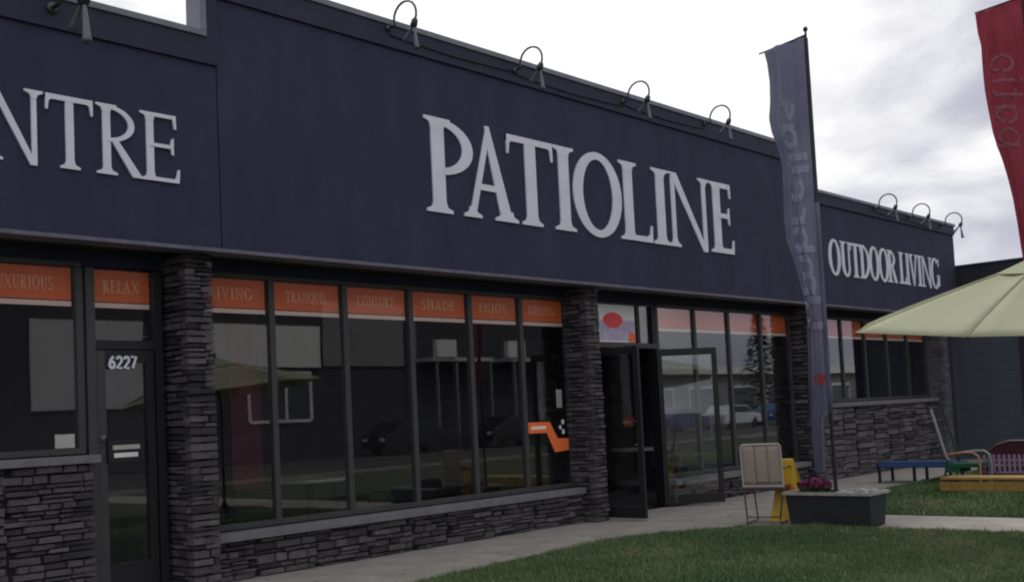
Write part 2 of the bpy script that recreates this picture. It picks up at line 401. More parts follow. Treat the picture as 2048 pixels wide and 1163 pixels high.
# --- tiny stroke letters for banners, cloth and signs (unit cap height, y up)
def arc_pts(cx, cy, rx, ry, a0, a1, n=10): return [(cx+rx*math.cos(math.radians(a0+(a1-a0)*i/n)), cy+ry*math.sin(math.radians(a0+(a1-a0)*i/n))) for i in range(n+1)]
SF = {
 'L': (.55, [[(0,1),(0,0),(.55,0)]]), 'U': (.65, [[(0,1),(0,.3)]+arc_pts(.325,.3,.325,.3,180,360)+[(.65,1)]]),
 'X': (.65, [[(0,1),(.65,0)],[(0,0),(.65,1)]]), 'R': (.6, [[(0,0),(0,1),(.3,1)]+arc_pts(.3,.74,.28,.26,90,-90)+[(0,.48)],[(.28,.48),(.6,0)]]),
 'I': (.05, [[(.02,0),(.02,1)]]), 'O': (.7, [arc_pts(.35,.5,.35,.5,0,360,16)]), 'S': (.5, [arc_pts(.26,.74,.24,.26,30,270,8)+arc_pts(.26,.25,.24,.25,90,-150,8)]),
 'E': (.5, [[(.5,1),(0,1),(0,0),(.5,0)],[(0,.52),(.42,.52)]]), 'A': (.7, [[(0,0),(.35,1),(.7,0)],[(.14,.35),(.56,.35)]]),
 'V': (.65, [[(0,1),(.32,0),(.65,1)]]), 'N': (.65, [[(0,0),(0,1),(.65,0),(.65,1)]]), 'G': (.7, [arc_pts(.38,.5,.36,.5,50,340,14)+[(.72,.42),(.45,.42)]]),
 'T': (.6, [[(0,1),(.6,1)],[(.3,1),(.3,0)]]), 'Q': (.7, [arc_pts(.35,.5,.35,.5,0,360,16),[(.45,.2),(.72,-.08)]]),
 'C': (.6, [arc_pts(.36,.5,.34,.5,50,310,14)]), 'M': (.8, [[(0,0),(.05,1),(.4,.1),(.75,1),(.8,0)]]), 'F': (.5, [[(.5,1),(0,1),(0,0)],[(0,.52),(.4,.52)]]),
 'H': (.65, [[(0,0),(0,1)],[(.65,0),(.65,1)],[(0,.52),(.65,.52)]]), 'D': (.65, [[(0,0),(0,1),(.25,1)]+arc_pts(.25,.5,.4,.5,90,-90)+[(0,0)]]),
 'J': (.4, [[(.35,1),(.35,.2)]+arc_pts(.18,.2,.17,.2,0,-160,6)]), 'Y': (.65, [[(0,1),(.32,.5),(.65,1)],[(.32,.5),(.32,0)]]),
 'W': (.95, [[(0,1),(.24,0),(.47,.9),(.7,0),(.95,1)]]), 'P': (.55, [[(0,0),(0,1),(.28,1)]+arc_pts(.28,.73,.27,.27,90,-90)+[(0,.46)]]),
 '6': (.6, [[(.50,1.0),(.28,.88),(.10,.62),(.04,.34)], arc_pts(.30,.29,.26,.29,0,360,14)]), '2': (.6, [arc_pts(.3,.72,.26,.28,170,-40,9)+[(.04,0),(.58,0)]]), '7': (.6, [[(.02,1),(.58,1),(.2,0)]]),
 'u': (.55, [[(0,.65),(0,.22)]+arc_pts(.26,.24,.26,.24,180,340,8)+[(.52,.65),(.52,0)]]),
 'm': (.85, [[(0,0),(0,.65)],arc_pts(.2,.42,.2,.22,180,0,8)+[(.4,0)],arc_pts(.61,.42,.21,.22,180,0,8)+[(.82,0)]]),
 'b': (.5, [[(0,1),(0,0)],arc_pts(.26,.32,.25,.31,0,360,14)]), 'r': (.35, [[(0,0),(0,.65)],arc_pts(.22,.4,.2,.24,180,60,6)]),
 'e': (.5, [[(.02,.34),(.48,.34)]+arc_pts(.25,.32,.24,.31,5,310,14)]), 'l': (.1, [[(.03,0),(.03,1)]]),
 'a': (.5, [arc_pts(.24,.32,.24,.31,0,360,14),[(.48,.65),(.48,0)]]), 's': (.4, [arc_pts(.2,.48,.17,.16,40,270,7)+arc_pts(.2,.16,.18,.16,90,-140,7)]),
 'p': (.5, [[(0,.65),(0,-.35)],arc_pts(.26,.32,.25,.31,0,360,14)]), 't': (.35, [[(.15,.9),(.15,.1),(.3,0)],[(0,.65),(.32,.65)]]), 'i': (.1, [[(.03,0),(.03,.65)],[(.03,.85),(.03,.92)]]), 'o': (.5, [arc_pts(.25,.32,.25,.31,0,360,14)]),
}
def text_strokes(txt, h, gap=.18):
    x = 0; res = []
    for ch in txt:
        if ch == ' ': x += .5*h; continue
        w, st = SF[ch]; res.append((ch, [[(x+p[0]*h, p[1]*h) for p in q] for q in st])); x += (w+gap)*h
    return res, x - gap*h
def stroke_quads(pts, w):
    A = []; Bq = []
    for i, p in enumerate(pts):
        a = pts[max(i-1,0)]; c = pts[min(i+1,len(pts)-1)]
        dx, dy = c[0]-a[0], c[1]-a[1]; l = math.hypot(dx, dy) or 1
        A.append((p[0]-dy/l*w/2, p[1]+dx/l*w/2)); Bq.append((p[0]+dy/l*w/2, p[1]-dx/l*w/2))
    return A, Bq
def flat_text(name, txt, h, w, x0, z0, y, m, parent, width=None, th=.002, gap=.18):
    st, tw = text_strokes(txt, h, gap); sx = (width/tw) if width else 1
    mb = MB(); k = 0
    for ch, qs in st:
        for q in qs:
            A, Bq = stroke_quads([(p[0]*sx, p[1]) for p in q], w); mb.strip(A, Bq, (x0, y - k*.0002, z0), (1,0,0), (0,0,1), (0,-th,0)); k += 1
    return mb.build(name, m, parent)

def glyph(ch, w, s, t):
    """pieces of a serif capital, cap height 1, width w, thick stroke s, thin stroke t"""
    P = []; hs = s/2 + .095; ht = t/2 + .09
    def ser(cx, half, st_, up, slope=.03):
        p = [(cx-half,0),(cx+half,0),(cx+half,slope),(cx+st_/2+.018,slope+.03),(cx+st_/2,slope+.085),(cx-st_/2,slope+.085),(cx-st_/2-.018,slope+.03),(cx-half,slope)]
        if up: p = [(x, 1-y) for x, y in p]
        P.append(('p', p))
    def stem(cx, st_, both=True, half=None):
        P.append(('p', [(cx-st_/2,.02),(cx+st_/2,.02),(cx+st_/2,.98),(cx-st_/2,.98)]))
        h_ = half or (st_/2+.095); ser(cx, h_, st_, False)
        if both: ser(cx, h_, st_, True)
    def ring(cx, cy, rx, ry, tx, ty, a0, a1, n=28):
        P.append(('s', arc_pts(cx,cy,rx,ry,a0,a1,n), arc_pts(cx,cy,rx-tx,ry-ty,a0,a1,n), abs(a1-a0) >= 360))
    if ch == 'P':
        stem(hs, s); ring(hs, .70, w-hs, .30, s*.85, t*.8, 90, -80)
    elif ch == 'R':
        stem(hs, s); ring(hs, .73, w*.86-hs, .265, s*.8, t*.8, 90, -90)
        P.append(('p', [(hs+s*.55,.50),(hs+s*1.45,.50),(w,.03),(w,0),(w-s*1.15,0)]))
    elif ch == 'A':
        ap = w*.47
        P.append(('p', [(ht-t/2,.02),(ht+t/2,.02),(ap+t*.2,.86),(ap,1.02),(ap-t*.25,.98)]))
        P.append(('p', [(w-hs-s/2,.02),(w-hs+s/2,.02),(ap+t*.35,1.03),(ap-t*.35,1.03),(ap-t*.1,.80)]))
        P.append(('p', [(w*.25,.31),(w*.72,.31),(w*.69,.31+t*.75),(w*.28,.31+t*.75)]))
        ser(ht, ht, t, False); ser(w-hs, hs, s, False)
    elif ch == 'T':
        stem(w/2, s, False, s/2+.085); P.append(('p', [(0,.935-t*.1),(w,.935-t*.1),(w,1),(0,1)]))
        for q in (0, 1):
            p = [(0,1.0),(.055,1.0),(.085,.93),(.045,.90),(.028,.78),(0,.78)]; 
            if q: p = [(w-x, y) for x, y in p]
            P.append(('p', p))
    elif ch == 'I': stem(w/2, s, True, min(w/2, s/2+.10))
    elif ch == 'C':
        ring(w*.5, .5, w*.5, .525, s, t, 48, 312); P.append(('p', [(w*.86,.78),(w*.93,.70),(w*.95,1),(w*.90,1)])); P.append(('p', [(w*.86,.22),(w*.96,.26),(w*.94,.10)]))
    elif ch == 'Q': ring(w/2, .5, w/2, .525, s, t, 0, 360, 24); P.append(('p', [(w*.45,.1),(w*.6,.16),(w+.08,-.12),(w*.85,-.14)]))
    elif ch in 'XY':
        c = 0 if ch == 'X' else .45
        P.append(('p', [(0,1),(s,1),(w if ch == 'X' else w/2+s/2,c),((w if ch == 'X' else w/2+s/2)-s,c)])); P.append(('p', [(w-t,1),(w,1),((t if ch == 'X' else w/2+t/2),c),((0 if ch == 'X' else w/2-t/2),c)]))
        if ch == 'Y': P.append(('p', [(w/2-s/2,.0),(w/2+s/2,.0),(w/2+s/2,.5),(w/2-s/2,.5)]))
    elif ch == 'F':
        stem(hs, s); P.append(('p', [(hs,1-t*.8),(w,1-t*.8),(w,1),(hs,1)])); P.append(('p', [(hs,.50),(w-.1,.50),(w-.1,.50+t*.75),(hs,.50+t*.75)])); P.append(('p', [(w-.1,1),(w,1),(w+.01,.8),(w-.02,.8)]))
    elif ch == 'M':
        stem(ht, t); stem(w-hs, s); P.append(('p', [(ht,1),(ht+s*.8,1),(w/2+t/2,0),(w/2-t/2,0)])); P.append(('p', [(w-hs-t,1),(w-hs,1),(w/2+t/2,0),(w/2-t/2,0)]))
    elif ch == 'H': stem(hs, s); stem(w-hs, s); P.append(('p', [(hs,.48),(w-hs,.48),(w-hs,.48+t),(hs,.48+t)]))
    elif ch == 'J': stem(w-hs, s); P.append(('p', [(0,0),(w-hs,0),(w-hs,t),(0,t)]))
    elif ch == 'S':
        for q in ((w*.5,.74,w*.46,.28,20,262),(w*.5,.24,w*.5,.27,82,-160)):
            P.append(('s', arc_pts(*q,n=12), arc_pts(q[0],q[1],q[2]-s*.75,q[3]-t*1.4,q[4],q[5],12), False))
    elif ch == 'O': ring(w/2, .5, w/2, .525, s, t, 0, 360, 48)
    elif ch == 'L':
        stem(hs, s); P.append(('p', [(hs,0),(w-.01,0),(w-.01,t*.8),(hs,t*.8)]))
        P.append(('p', [(w-.10,0),(w,0),(w+.01,.22),(w-.02,.22),(w-.05,.10),(w-.13,t*.75)]))
    elif ch == 'E':
        stem(hs, s); P.append(('p', [(hs,0),(w,0),(w,t*.8),(hs,t*.8)])); P.append(('p', [(hs,1-t*.8),(w-.04,1-t*.8),(w-.04,1),(hs,1)])); P.append(('p', [(hs,.50),(w-.12,.50),(w-.12,.50+t*.75),(hs,.50+t*.75)]))
        P.append(('p', [(w-.10,0),(w,0),(w+.015,.2),(w-.015,.2),(w-.04,.09)])); P.append(('p', [(w-.12,1),(w-.035,1),(w-.03,.80),(w-.06,.80),(w-.08,.92)])); P.append(('p', [(w-.13,.54),(w-.11,.42),(w-.08,.40),(w-.08,.66),(w-.11,.64)]))
    elif ch == 'N':
        P.append(('p', [(ht-t/2,.02),(ht+t/2,.02),(ht+t/2,.97),(ht-t/2,.97)])); P.append(('p', [(w-ht-t/2,.03),(w-ht+t/2,.0),(w-ht+t/2,.97),(w-ht-t/2,.97)]))
        P.append(('p', [(ht-t/2-.02,1),(ht-t/2+s*.75,1),(w-ht+t/2,-.02),(w-ht-t/2-.02,-.02)]))
        ser(ht, ht, t, False); ser(w-ht, ht, t, True); P.append(('p', [(0,.97),(ht,.97),(ht,1),(0,1)]))
    elif ch == 'U':
        P.append(('p', [(hs-s/2,.28),(hs+s/2,.28),(hs+s/2,.98),(hs-s/2,.98)])); P.append(('p', [(w-ht-t/2,.28),(w-ht+t/2,.28),(w-ht+t/2,.98),(w-ht-t/2,.98)]))
        ser(hs, hs, s, True); ser(w-ht, ht, t, True)
        c = (hs-s/2+w-ht+t/2)/2; rx = (w-ht+t/2-hs+s/2)/2; A = arc_pts(c,.28,rx,.30,180,360,16); 
        c2 = (hs+s/2+w-ht-t/2)/2; Bq = arc_pts(c2,.28,(w-ht-t/2-hs-s/2)/2,.30-t,180,360,16); P.append(('s', A, Bq, False))
    elif ch == 'D':
        stem(hs, s); ring(hs, .5, w-hs, .5, s*.9, t*.85, 90, -90)
    elif ch == 'V':
        ap = w*.53
        P.append(('p', [(hs-s/2,.98),(hs+s/2,.98),(ap+t*.1,.14),(ap+t*.1,-.02),(ap-t*.3,-.02)])); P.append(('p', [(w-ht-t/2,.98),(w-ht+t/2,.98),(ap+t*.35,-.02),(ap-t*.2,-.02)]))
        ser(hs, hs, s, True); ser(w-ht, ht, t, True)
    elif ch == 'G':
        ring(w*.5, .5, w*.5, .525, s, t, 48, 322); P.append(('p', [(w-s,.06),(w,.10),(w,.42),(w-s,.42)])); P.append(('p', [(w-s-.06,.42),(w+.05,.42),(w+.05,.45),(w-s-.06,.45)]))
        P.append(('p', [(w*.86,.78),(w*.93,.72),(w*.95,1),(w*.90,1)]))
    return P
GW = dict(I=.38, L=.6, E=.62, A=.85, T=.72, O=.85, N=.82, R=.74, U=.78, D=.82, V=.78, G=.82, C=.76, P=.62, Q=.85, X=.78, Y=.76, F=.6, M=.98, H=.85, J=.45, S=.55)
def banner(x0, x1, txt, h=.115):
    b_ = bx(x0, x1, GY+.022, GY+.03, 2.655, 2.945).build('window_banner', 'orange', B)
    bx(x0, x1, GY+.020, GY+.032, 2.60, 2.645).build('stripe', 'stripe', b_)
    if txt:
        w = (x1-x0)*.62
        tw = sum(GW[c] for c in txt) + .12*(len(txt)-1); sc = min(w/tw, h*1.15); x = (x0+x1)/2 - sc*tw/2; mb = MB(); k = 0
        for c in txt:
            for pc in glyph(c, GW[c], .17, .08):
                k += 1; T = (0, -.002-.0001*k, 0); A_ = ((x, GY+.0215, 2.74), (sc,0,0), (0,0,h), T)
                if pc[0] == 'p': mb.prism(pc[1], *A_)
                else: mb.strip(pc[1], pc[2], *A_, pc[3])
            x += (GW[c]+.12)*sc
        mb.build('lettering', 'btext', b_)
# left bay
bay([-1.3, -.3, .7, 1.7, 2.7, 3.68, 4.65], 1.30)
for x, tx in ((2.75, None), (3.73, 'LUXURIOUS')):
    banner(x, x+.87, tx)
# left door with its transom
ld = bx(4.70, 5.42, GY-.05, GY+.05, 2.22, 2.30).build('door', 'doorframe', B)
bx(4.696, 4.78, GY-.055, GY+.055, .02, 2.95).build('door_jamb', 'frame', ld)
bx(5.36, 5.44, GY-.055, GY+.055, .02, 2.95).build('door_jamb', 'doorframe', ld)
bx(4.79, 4.87, GY-.04, GY+.02, .05, 2.21).build('door_stile', 'frame', ld)
bx(5.27, 5.35, GY-.04, GY+.02, .05, 2.21).build('door_stile', 'doorframe', ld)
bx(4.87, 5.27, GY-.04, GY+.02, .05, .30).build('door_rail', 'doorframe', ld)
bx(4.87, 5.27, GY-.04, GY+.02, 2.10, 2.21).build('door_rail', 'doorframe', ld)
pane(4.87, 5.27, .30, 2.10, ld, GY-.01); pane(4.78, 5.36, 2.30, 2.95, ld)
MB().lathe([(.0,-.05),(.028,-.045),(.032,-.02),(.02,0),(.012,.03)], (4.83, GY-.08, 1.42), (0,-1,0), 12).build('handle', 'cap', ld, smooth=True)
banner(4.79, 5.355, 'RELAX')
pl = bx(4.86, 5.21, GY-.062, GY-.043, 1.21, 1.39).build('mail_slot', 'doorframe', ld)
num = thing('house_number', 'white numerals 6227 on the dark glass door at the left', 'sign', (5.04, GY-.02, 2.03))
st, tw = text_strokes('6227', .10)
for k, (ch, qs) in enumerate(st):
    mb = MB()
    for j, q in enumerate(qs):
        A, Bq = stroke_quads([(p[0]*.9, p[1]) for p in q], .024); mb.strip(A, Bq, (4.905, GY-.048, 2.05), (1,0,0), (0,0,1), (0,-.004-.0005*j,0))
    mb.build('numeral', 'letter', num)
sg = thing('door_sign', 'small black sign with two white lines of print on the left door', 'sign', (5.03, GY-.07, 1.2))
bx(4.865, 5.205, GY-.075, GY-.064, 1.205, 1.40).build('sign_plate', 'black', sg, loc=None)
bx(4.905, 5.165, GY-.078, GY-.0755, 1.315, 1.355).build('printed_line', 'paper', sg)
bx(4.915, 5.145, GY-.078, GY-.0755, 1.245, 1.285).build('printed_line', 'white', sg)
props(bx(4.41, 4.585, GY-.012, GY-.006, 1.355, 1.475).build('notice', 'paper'), 'small cream paper notice in the lower corner of the left window', 'notice')
# middle bay
MX = [5.80, 6.70, 7.66, 8.63, 9.61, 10.54, 11.47]
bay(MX, .47)
for i, tx in enumerate(['LIVING', 'TRANQUIL', 'COMFORT', 'SHADE', 'ENJOY', 'DINING']):
    x0 = MX[i]+.05; banner(x0, MX[i+1]-.05, tx)
# entrance bay
EX = [13.58, 14.61, 15.62, 16.66, 17.66]
bay(EX, .41)
for i in range(4): banner(EX[i]+.05, EX[i+1]-.05, None)
tr = bx(11.72, 13.53, GY-.045, GY+.045, 2.33, 2.40).build('door_frame', 'frame', B)
for x in (11.74, 13.08, 13.47): bx(x-.035, x+.035, GY-.05, GY+.05, 2.40, 2.95).build('mullion', 'doorframe', tr)
bx(13.44, 13.53, GY-.055, GY+.055, .02, 2.325).build('door_jamb', 'doorframe', tr)
bx(11.705, 11.76, GY-.055, GY+.055, .02, 2.325).build('door_jamb', 'doorframe', tr)
bx(11.71, 13.53, GY-.04, GY+.04, 2.951, 2.97).build('head_rail', 'frame', tr)
pane(11.775, 13.045, 2.40, 2.95, tr); pane(13.115, 13.435, 2.40, 2.95, tr)
# far bay
FX = [18.62, 19.70, 20.72, 21.74, 22.76, 23.76]
bay(FX, 1.40)
for i in range(5): banner(FX[i]+.05, FX[i+1]-.05, None)
part('side_wall', 'stucco', 18.06, 18.57, 9.3, 9.45, 1.40, 2.965)
# poster in the transom for a lit sign, glow and reflection painted white
po = thing('lit_window_sign', 'small white and lavender poster with a red print and painted glow above the open entrance door', 'signboard', (12.55, GY+.03, 2.4))
M['wpo'] = mat('sign_glow_white', (.88, .88, .88), .6); M['lav'] = mat('lavender_print', (.42, .35, .58), .6, col2=(.62, .56, .66), scale=9)  # bright white stands for the sign's glow and the reflected sky
M['redp'] = mat('red_print', (.92, .10, .10), .6, var=.1)
bx(12.17, 13.03, GY-.024, GY-.02, 2.41, 2.94).build('sign_sheet', 'wpo', po)
bx(12.18, 13.02, GY-.028, GY-.0245, 2.43, 2.72).build('lavender_field', 'lav', po)
MB().prism(arc_pts(12.5, 2.72, .23, .11, 0, 360, 18)[:-1], (0, GY-.029, 0), (1,0,0), (0,0,1), (0,-.004,0)).build('red_shape', 'redp', po)
bx(12.86, 13.02, GY-.032, GY-.0285, 2.42, 2.54).build('orange_corner', 'orange', po)

# --- open door leaves of the entrance
def leaf(hx, hy, ox, oy, h, label, glass_dark=False):
    hinge = Vector((hx, hy, .03)); u = Vector((ox-hx, oy-hy, 0)); w = u.length; u.normalize(); nn = Vector((-u.y, u.x, 0)); z = Vector((0,0,1))
    d = MB().obox(hinge + u*w/2 + z*(h-.05), u*w/2, nn*.022, z*.05).build('door', 'doorframe', B)
    def pc(name, a, b_, z0, z1, th=.022, m='doorframe'):
        return MB().obox(hinge + u*(a+b_)/2 + z*(z0+z1)/2, u*(b_-a)/2, nn*th, z*(z1-z0)/2).build(name, m, d)
    pc('door_stile', 0, .07, 0, h-.10); pc('door_stile', w-.07, w, 0, h-.10); pc('door_rail', .07, w-.07, 0, .14)
    pc('glass_pane', .07, w-.07, .14, h-.10, .004, 'glass')
    hb = MB().tube([hinge+u*(w-.12)+nn*s_*.07+z*zz for s_, zz in ((0,.95),(1,.97),(1,1.25),(0,1.27))], .012, 6).build('handle', 'cap', d)
    return d
leaf(11.78, 9.28, 11.80, 8.42, 2.25, '')
leaf(13.47, 9.28, 14.17, 8.70, 2.28, '')

# --- sills (precast) and stone walls
def stone_mesh(i):
    g = random.Random(100+i); v = []
    for sx in (-.5, .5):
        for sy in (-.5, .5):
            for sz in (-.5, .5): v.append(Vector((sx*(1-g.uniform(0,.06)), sy, sz*(1-g.uniform(0,.22)))))
    me = bpy.data.meshes.new('stone_%s' % 'abcdefghijklmn'[i])
    bm = bmesh.new(); vs = [bm.verts.new(p) for p in v]
    for f in ((0,1,3,2),(4,6,7,5),(0,4,5,1),(2,3,7,6),(0,2,6,4),(1,5,7,3)): bm.faces.new([vs[k] for k in f])
    bmesh.ops.recalc_face_normals(bm, faces=bm.faces)
    # rough outer face: one extra loop of vertices pushed in and out
    ff = [f for f in bm.faces if f.calc_center_median().y < -.4]
    r = bmesh.ops.inset_individual(bm, faces=ff, thickness=.10, depth=0)
    for f in ff:
        for q in f.verts: q.co.y -= g.uniform(-.05, .28)
    bmesh.ops.triangulate(bm, faces=[f for f in bm.faces if f.calc_center_median().y < -.4])
    bm.to_mesh(me); bm.free(); me.materials.append(M['stone']); return me
SM = [stone_mesh(i) for i in range(12)]
def layout(L_, z0, z1, g, hmin=.03, hmax=.095, lmin=.09, lmax=.34):
    res = []; cuts = [0]
    while cuts[-1] < L_ - .9: cuts.append(cuts[-1] + g.uniform(.45, .85))
    cuts.append(L_)
    for i in range(len(cuts)-1):
        z = z0
        while z < z1 - .012:
            h = g.uniform(hmin, hmax)
            if z + h > z1 - .03: h = z1 - z
            a0 = cuts[i] + (g.uniform(-.07, .07) if i else 0); b0 = cuts[i+1] if i == len(cuts)-2 else cuts[i+1] + g.uniform(-.03, .0)
            x = a0
            while x < b0 - .01:
                l = g.uniform(lmin, lmax)*(.7 + 3.0*h)
                if x + l > b0 - .06: l = b0 - x
                if h > .07 and l > .12 and g.random() < .35:      # a tall course split into two thin stones
                    q = g.uniform(.4, .6)*h; res.append((x, x+l, z, z+q)); res.append((x, x+l, z+q, z+h))
                else: res.append((x, x+l, z, z+h))
                x += l
            z += h
    return res
def stone_face(owner, o, u, nrm, L_, z0, z1, seed, stuff=False, proud=.032, **kw):
    """ledgestone over a vertical face: o corner, u along, nrm outwards"""
    g = random.Random(seed); o = Vector(o); u = Vector(u); nrm = Vector(nrm); mb = MB()
    for a, b_, c, d in layout(L_, z0, z1, g, **kw):
        dep = g.uniform(.075, .11); out_ = g.uniform(-.004, proud)
        cx = o + u*(a+b_)/2 + Vector((0,0,(c+d)/2)) + nrm*(out_ - dep/2)
        sx, sz = (b_-a)-.009, (d-c)-.009
        if stuff:
            mb.obox(cx, u*sx/2, nrm*dep/2, (g.uniform(-.003,.003),0,sz/2))
        else:
            ob = bpy.data.objects.new('stone', g.choice(SM)); place(ob, cx, owner)
            ob.scale = (sx, dep, sz)
            ob.rotation_euler = (g.uniform(-.08,.08), g.uniform(-.015,.015), math.atan2(u.y, u.x) + g.uniform(-.02,.02))
    if stuff:
        q = mb.build('stones', 'stone', owner); q['kind'] = 'stuff'
        # vary the colour of each joined stone by position
    return owner
def wallthing(name, label, cat, x0, x1, y0, y1, z0, z1, seed, stuff=False, ends=(), group=None, **kw):
    t_ = thing(name, label, cat, ((x0+x1)/2, (y0+y1)/2, z0), group)
    bx(x0+.065, x1-.065, y0+.065, y1, z0, z1).build('backing', 'stonedark', t_)
    stone_face(t_, (x0, y0+.03, 0), (1,0,0), (0,-1,0), x1-x0, z0, z1, seed, stuff, **kw)
    if 'L' in ends: stone_face(t_, (x0+.03, y1, 0), (0,-1,0), (-1,0,0), y1-y0-.03, z0, z1, seed+1, stuff, **kw)
    if 'R' in ends: stone_face(t_, (x1-.03, y0+.03, 0), (0,1,0), (1,0,0), y1-y0-.03, z0, z1, seed+2, stuff, **kw)
    return t_
# separate material for joined stones: colour by voronoi-like noise
ms = mat('ledgestone_joined', (.085,.08,.092), .85, scale=5.5, bump=.8, bscale=40, col2=(.165,.155,.17), stretch=(.6,.6,2.6), detail=2)
def swap(o, k):
    for c in o.children:
        if c.get('kind') == 'stuff': c.data.materials.clear(); c.data.materials.append(ms)
def slab(owner, x0, x1, y0, y1, z0, z1): bx(x0, x1, y0, y1, z0, z1).build('sill', 'sill', owner, bevel=.006)
w1 = wallthing('stone_wall', 'dark ledgestone wall under the left window beside the numbered door', 'wall', 2.6, 4.66, 9.12, 9.34, 0, 1.215, 11, ends=('R',))
slab(w1, 2.55, 4.69, 9.07, 9.36, 1.217, 1.285)
w2 = wallthing('stone_wall', 'low ledgestone wall running under the six tall shop windows', 'wall', 5.79, 11.41, 9.15, 9.38, 0, .375, 21)
slab(w2, 5.78, 11.42, 9.10, 9.38, .377, .455)
w3 = wallthing('stone_wall', 'low ledgestone wall just behind the open glass door and the beige chair', 'wall', 13.56, 17.74, 9.15, 9.38, 0, .31, 31, ends=('L',), lmin=.14)
slab(w3, 13.54, 17.74, 9.10, 9.38, .312, .395)
w4 = wallthing('stone_wall', 'waist-high ledgestone wall at the far right end behind the blue chair', 'wall', 18.06, 23.74, 9.15, 9.38, 0, 1.30, 41, hmin=.07, hmax=.13, lmin=.3, lmax=.6)
slab(w4, 18.06, 23.74, 9.10, 9.38, 1.302, 1.385)
wallthing('stone_pillar', 'ledgestone pillar between the numbered door and the tall windows', 'pillar', 5.48, 5.775, 8.93, 9.46, 0, 3.095, 51, ends=('L',), hmin=.04, hmax=.085, proud=.014)
wallthing('stone_pillar', 'ledgestone pillar left of the open entrance doors', 'pillar', 11.42, 11.70, 8.93, 9.40, 0, 3.095, 61, ends=('L',), hmin=.04, hmax=.085, proud=.014)
p3 = wallthing('stone_pillar', 'ledgestone pillar right behind the tall grey flag', 'pillar', 17.75, 18.05, 8.93, 9.40, 0, 3.095, 71, ends=('L',), hmin=.06, hmax=.11, proud=.014)
p4 = wallthing('stone_pillar', 'ledgestone pillar at the far right corner of the shop', 'pillar', 23.75, 24.06, 8.93, 9.40, 0, 3.095, 81, True, ends=('L',), hmin=.06, hmax=.11, proud=.014)
swap(p4, 1)

# ------------------------------------------------------------------ raised serif letters on the fascia
def letter_sign(label, spec, z0, z1, s, t, y=FY, th=.018):
    xs = [q[1] for q in spec] + [q[2] for q in spec]
    tg = thing('wall_sign', label, 'sign', ((min(xs)+max(xs))/2, y, z0)); H = z1-z0
    for ch, a, b_ in spec:
        mb = MB(); k = 0
        for pc in glyph(ch, (b_-a)/H, s, t):
            T = (0, -th - .0007*k, 0); k += 1
            if pc[0] == 'p': mb.prism(pc[1], (a, y-.0006*k, z0), (H,0,0), (0,0,H), T)
            else: mb.strip(pc[1], pc[2], (a, y-.0006*k, z0), (H,0,0), (0,0,H), T, pc[3])
        mb.build('letter', 'letter', tg)
    return tg
letter_sign('large white serif letters PATIOLINE on the middle fascia',
    [('P',8.45,9.22),('A',9.04,9.98),('T',9.82,10.68),('I',10.68,11.12),('O',11.08,12.13),('L',12.09,12.82),('I',12.86,13.28),('N',13.25,14.37),('E',14.38,15.02)], 3.77, 4.86, .185, .09)
letter_sign('white serif letters of the word CENTRE cut off by the left edge of the picture',
    [('C',2.60,3.10),('E',3.14,3.56),('N',3.62,4.11),('T',4.13,4.54),('R',4.57,4.98),('E',4.98,5.35)], 3.685, 4.30, .115, .07)
letter_sign('smaller white serif letters OUTDOOR LIVING on the far right fascia',
    [('O',18.30,18.76),('U',18.76,19.20),('T',19.18,19.60),('D',19.56,19.99),('O',19.98,20.42),('O',20.40,20.86),('R',20.80,21.22),('L',21.35,21.67),('I',21.68,21.88),('V',21.82,22.30),('I',22.28,22.50),('N',22.48,23.02),('G',22.99,23.44)], 3.675, 4.31, .16, .08, y=FY+.01)

# ------------------------------------------------------------------ gooseneck lamps
def lamp(x, z, out_, label, group, drop=.0):
    Yw = FY-.036; k = out_/.42
    t_ = thing('gooseneck_lamp', label, 'lamp', (x, Yw, z), group)
    MB().lathe([(0,.0),(.035*k,.0),(.035*k,.014),(.018*k,.03),(0,.03)], (x, Yw, z), (0,-1,0), 14).build('wall_plate', 'lampm', t_)
    pts = [(x, Yw-.02, z), (x, Yw-.06*k, z+.005)]
    for i in range(13):
        a = math.radians(200 - i*232/12); pts.append((x, Yw - .255*k - .165*k*math.cos(a), z + .055*k + .155*k*math.sin(a)))
    MB().tube(pts, .0125*k, 7).build('arm', 'lampm', t_, smooth=True)
    end = Vector(pts[-1]); ax = Vector((0, .42, -.905)).normalized()
    MB().lathe([(0,-.03*k),(.022*k,-.026*k),(.034*k,.0),(.036*k,.05*k),(.02*k,.07*k),(0,.07*k)], end, ax, 12).build('swivel', 'lampm', t_, smooth=True)
    for hd, ln in (((.02, .62, -.55), .20), ((.0, -.10, -1), .26)):
        hv = Vector(hd).normalized(); b0 = end + ax*.03*k
        MB().lathe([(0,0),(.010*k,.004*k),(.012*k,.05*k),(.016*k,.10*k),(.023*k,ln*.8*k),(.028*k,ln*.93*k),(.024*k,ln*k),(.014*k,ln*.985*k),(0,ln*.97*k)], b0, hv, 14).build('lamp_head', 'shaderim', t_, smooth=True)
    return t_
lamp(4.20, 5.02, .60, 'large gooseneck lamp above the letters at the far left, cut off by the top edge', 'gooseneck sign lamps')
lb = ['first gooseneck lamp on the main parapet, above the letter P', 'second gooseneck lamp on the main parapet, above the letters TI', 'third gooseneck lamp on the main parapet, above the letter L', 'fourth gooseneck lamp on the main parapet, nearest the grey flag']
for (x, z), l in zip([(7.96, 5.72), (10.02, 5.67), (12.25, 5.68), (14.35, 5.72)], lb): lamp(x, z, .45, l, 'gooseneck sign lamps')
lb = ['gooseneck lamp on the low right parapet, the one nearest the grey flag', 'middle one of the three gooseneck lamps on the low right parapet', 'gooseneck lamp at the far right corner of the low parapet']
for (x, z), l in zip([(20.3, 5.07), (21.9, 5.06), (23.65, 5.06)], lb): lamp(x, z, .45, l, 'gooseneck sign lamps')

